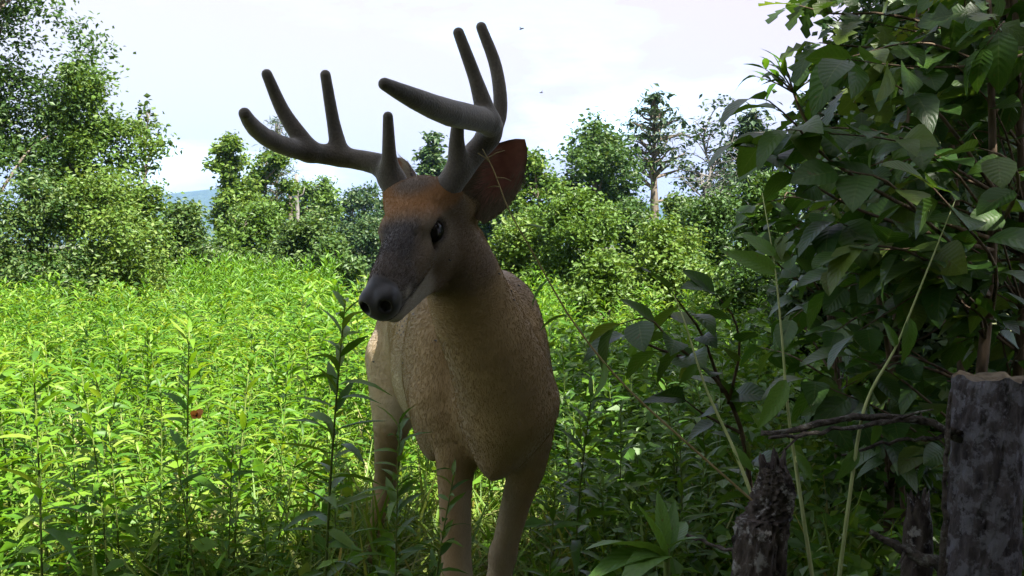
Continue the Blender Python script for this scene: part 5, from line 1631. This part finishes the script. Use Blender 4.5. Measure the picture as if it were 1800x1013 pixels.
# flies resting on the coat: dropped on to the surface along the view
dg_V, dg_F = Vall + loc, Fall
from mathutils.bvhtree import BVHTree
bvh = BVHTree.FromPolygons([tuple(v) for v in dg_V.tolist()], [tuple(q) for q in dg_F.tolist()])
org = Vector((0, 0, CAM_H))
spots = [(705, 566), (712, 565), (700, 572), (708, 574), (715, 570), (703, 581), (710, 584), (699, 586), (706, 589), (716, 561), (695, 569), (709, 638), (766, 599), (727, 552),
         (657, 636), (877, 482), (898, 512), (912, 503), (903, 528), (790, 457)]
for (u_, v_) in spots:
    dr = Vector(P(u_, v_, 2.0).tolist()) - org
    hit, nrm, _i, _d = bvh.ray_cast(org, dr.normalized())
    if hit is None or hit.y > 3.4: continue
    fr_h = np.cross(np.array(nrm), (0.3, 0.2, 1.0))
    lbl = ('black fly among the cluster on the buck flank', 'flies on the flank') if u_ < 730 and v_ < 600 else ('single black fly on the buck coat', 'flies scattered on the coat')
    rt = empty('fly', tuple(hit + nrm * 0.0015), lbl[0], 'fly', lbl[1])
    fr = frame(fr_h, up=np.array(nrm))
    sz = 0.0055 + 0.001 * hit.y
    link('body', fly_body, rt, Matrix(mat4(fr, (0, 0, 0), sz * 0.75).tolist()))
    for sd_ in (-1, 1):
        link('wing', fly_wing, rt, Matrix(mat4(frame(-fr[:, 0] + fr[:, 1] * 0.5 * sd_, up=np.array(nrm)), np.array(nrm) * 0.1 * sz, sz * 0.8).tolist()))

# orange butterfly over the weeds
t = NT('orange_wing'); pr = t.new('BsdfPrincipled', Roughness=0.6); pr.inputs['Base Color'].default_value = (0.50, 0.20, 0.05, 1)
tr = t.new('BsdfTranslucent'); tr.inputs['Color'].default_value = (0.7, 0.25, 0.04, 1); ms = t.new('MixShader', Fac=0.35); t.k(pr.outputs[0], ms.inputs[1]); t.k(tr.outputs[0], ms.inputs[2]); t.k(ms.outputs[0], t.out.inputs['Surface'])
pb = P(345, 731, 2.3)
rt = empty('butterfly', pb, 'small orange butterfly perched among the goldenrod leaves', 'butterfly')
link('body', fly_body, rt, Matrix(mat4(frame((0.3, -0.2, 0.9)), (0, 0, 0), 0.012).tolist()))
wing_shape = blade([0, 0.2, 0.45, 0.7, 0.9, 1.0], lambda t_: 0.05 + 0.42 * math.sin(math.pi * min(0.92, t_ * 0.8 + 0.1)), 0.05, 0.05, 1)
wm = np_mesh('wing', wing_shape[0], wing_shape[1], t.m)
for d_, s_ in (((-0.3, -0.75, 0.75), 0.019), ((0.5, 0.5, 0.7), 0.019), ((-0.4, -0.8, -0.15), 0.014), ((0.5, 0.6, -0.2), 0.014)):
    link('wing', wm, rt, Matrix(mat4(frame(d_, up=(0, -1, 0.2)), (0, 0, 0), s_).tolist()))
# ------------------------------------------------------------------ summer air between the field and the far ridge
t = NT('haze')
t.n.remove(t.n.new('ShaderNodeValue'))
pv = t.new('VolumePrincipled')
pv.inputs['Color'].default_value = (0.26, 0.50, 1.0, 1)
pv.inputs['Density'].default_value = 0.00024
pv.inputs['Anisotropy'].default_value = 0.2
t.k(pv.outputs[0], t.out.inputs['Volume'])
lo, hi = np.array([-3000, -60, -6.0]), np.array([3000, 3000, 190.0])
V = np.array([[(lo, hi)[(k >> a) & 1][a] for a in range(3)] for k in range(8)])
F = np.array([(0, 2, 3, 1), (4, 5, 7, 6), (0, 1, 5, 4), (2, 6, 7, 3), (0, 4, 6, 2), (1, 3, 7, 5)])
tag(link('haze', np_mesh('haze', V, F, t.m, smooth=False)), 'pale blue summer haze over the far ridge', 'haze', kind='stuff')
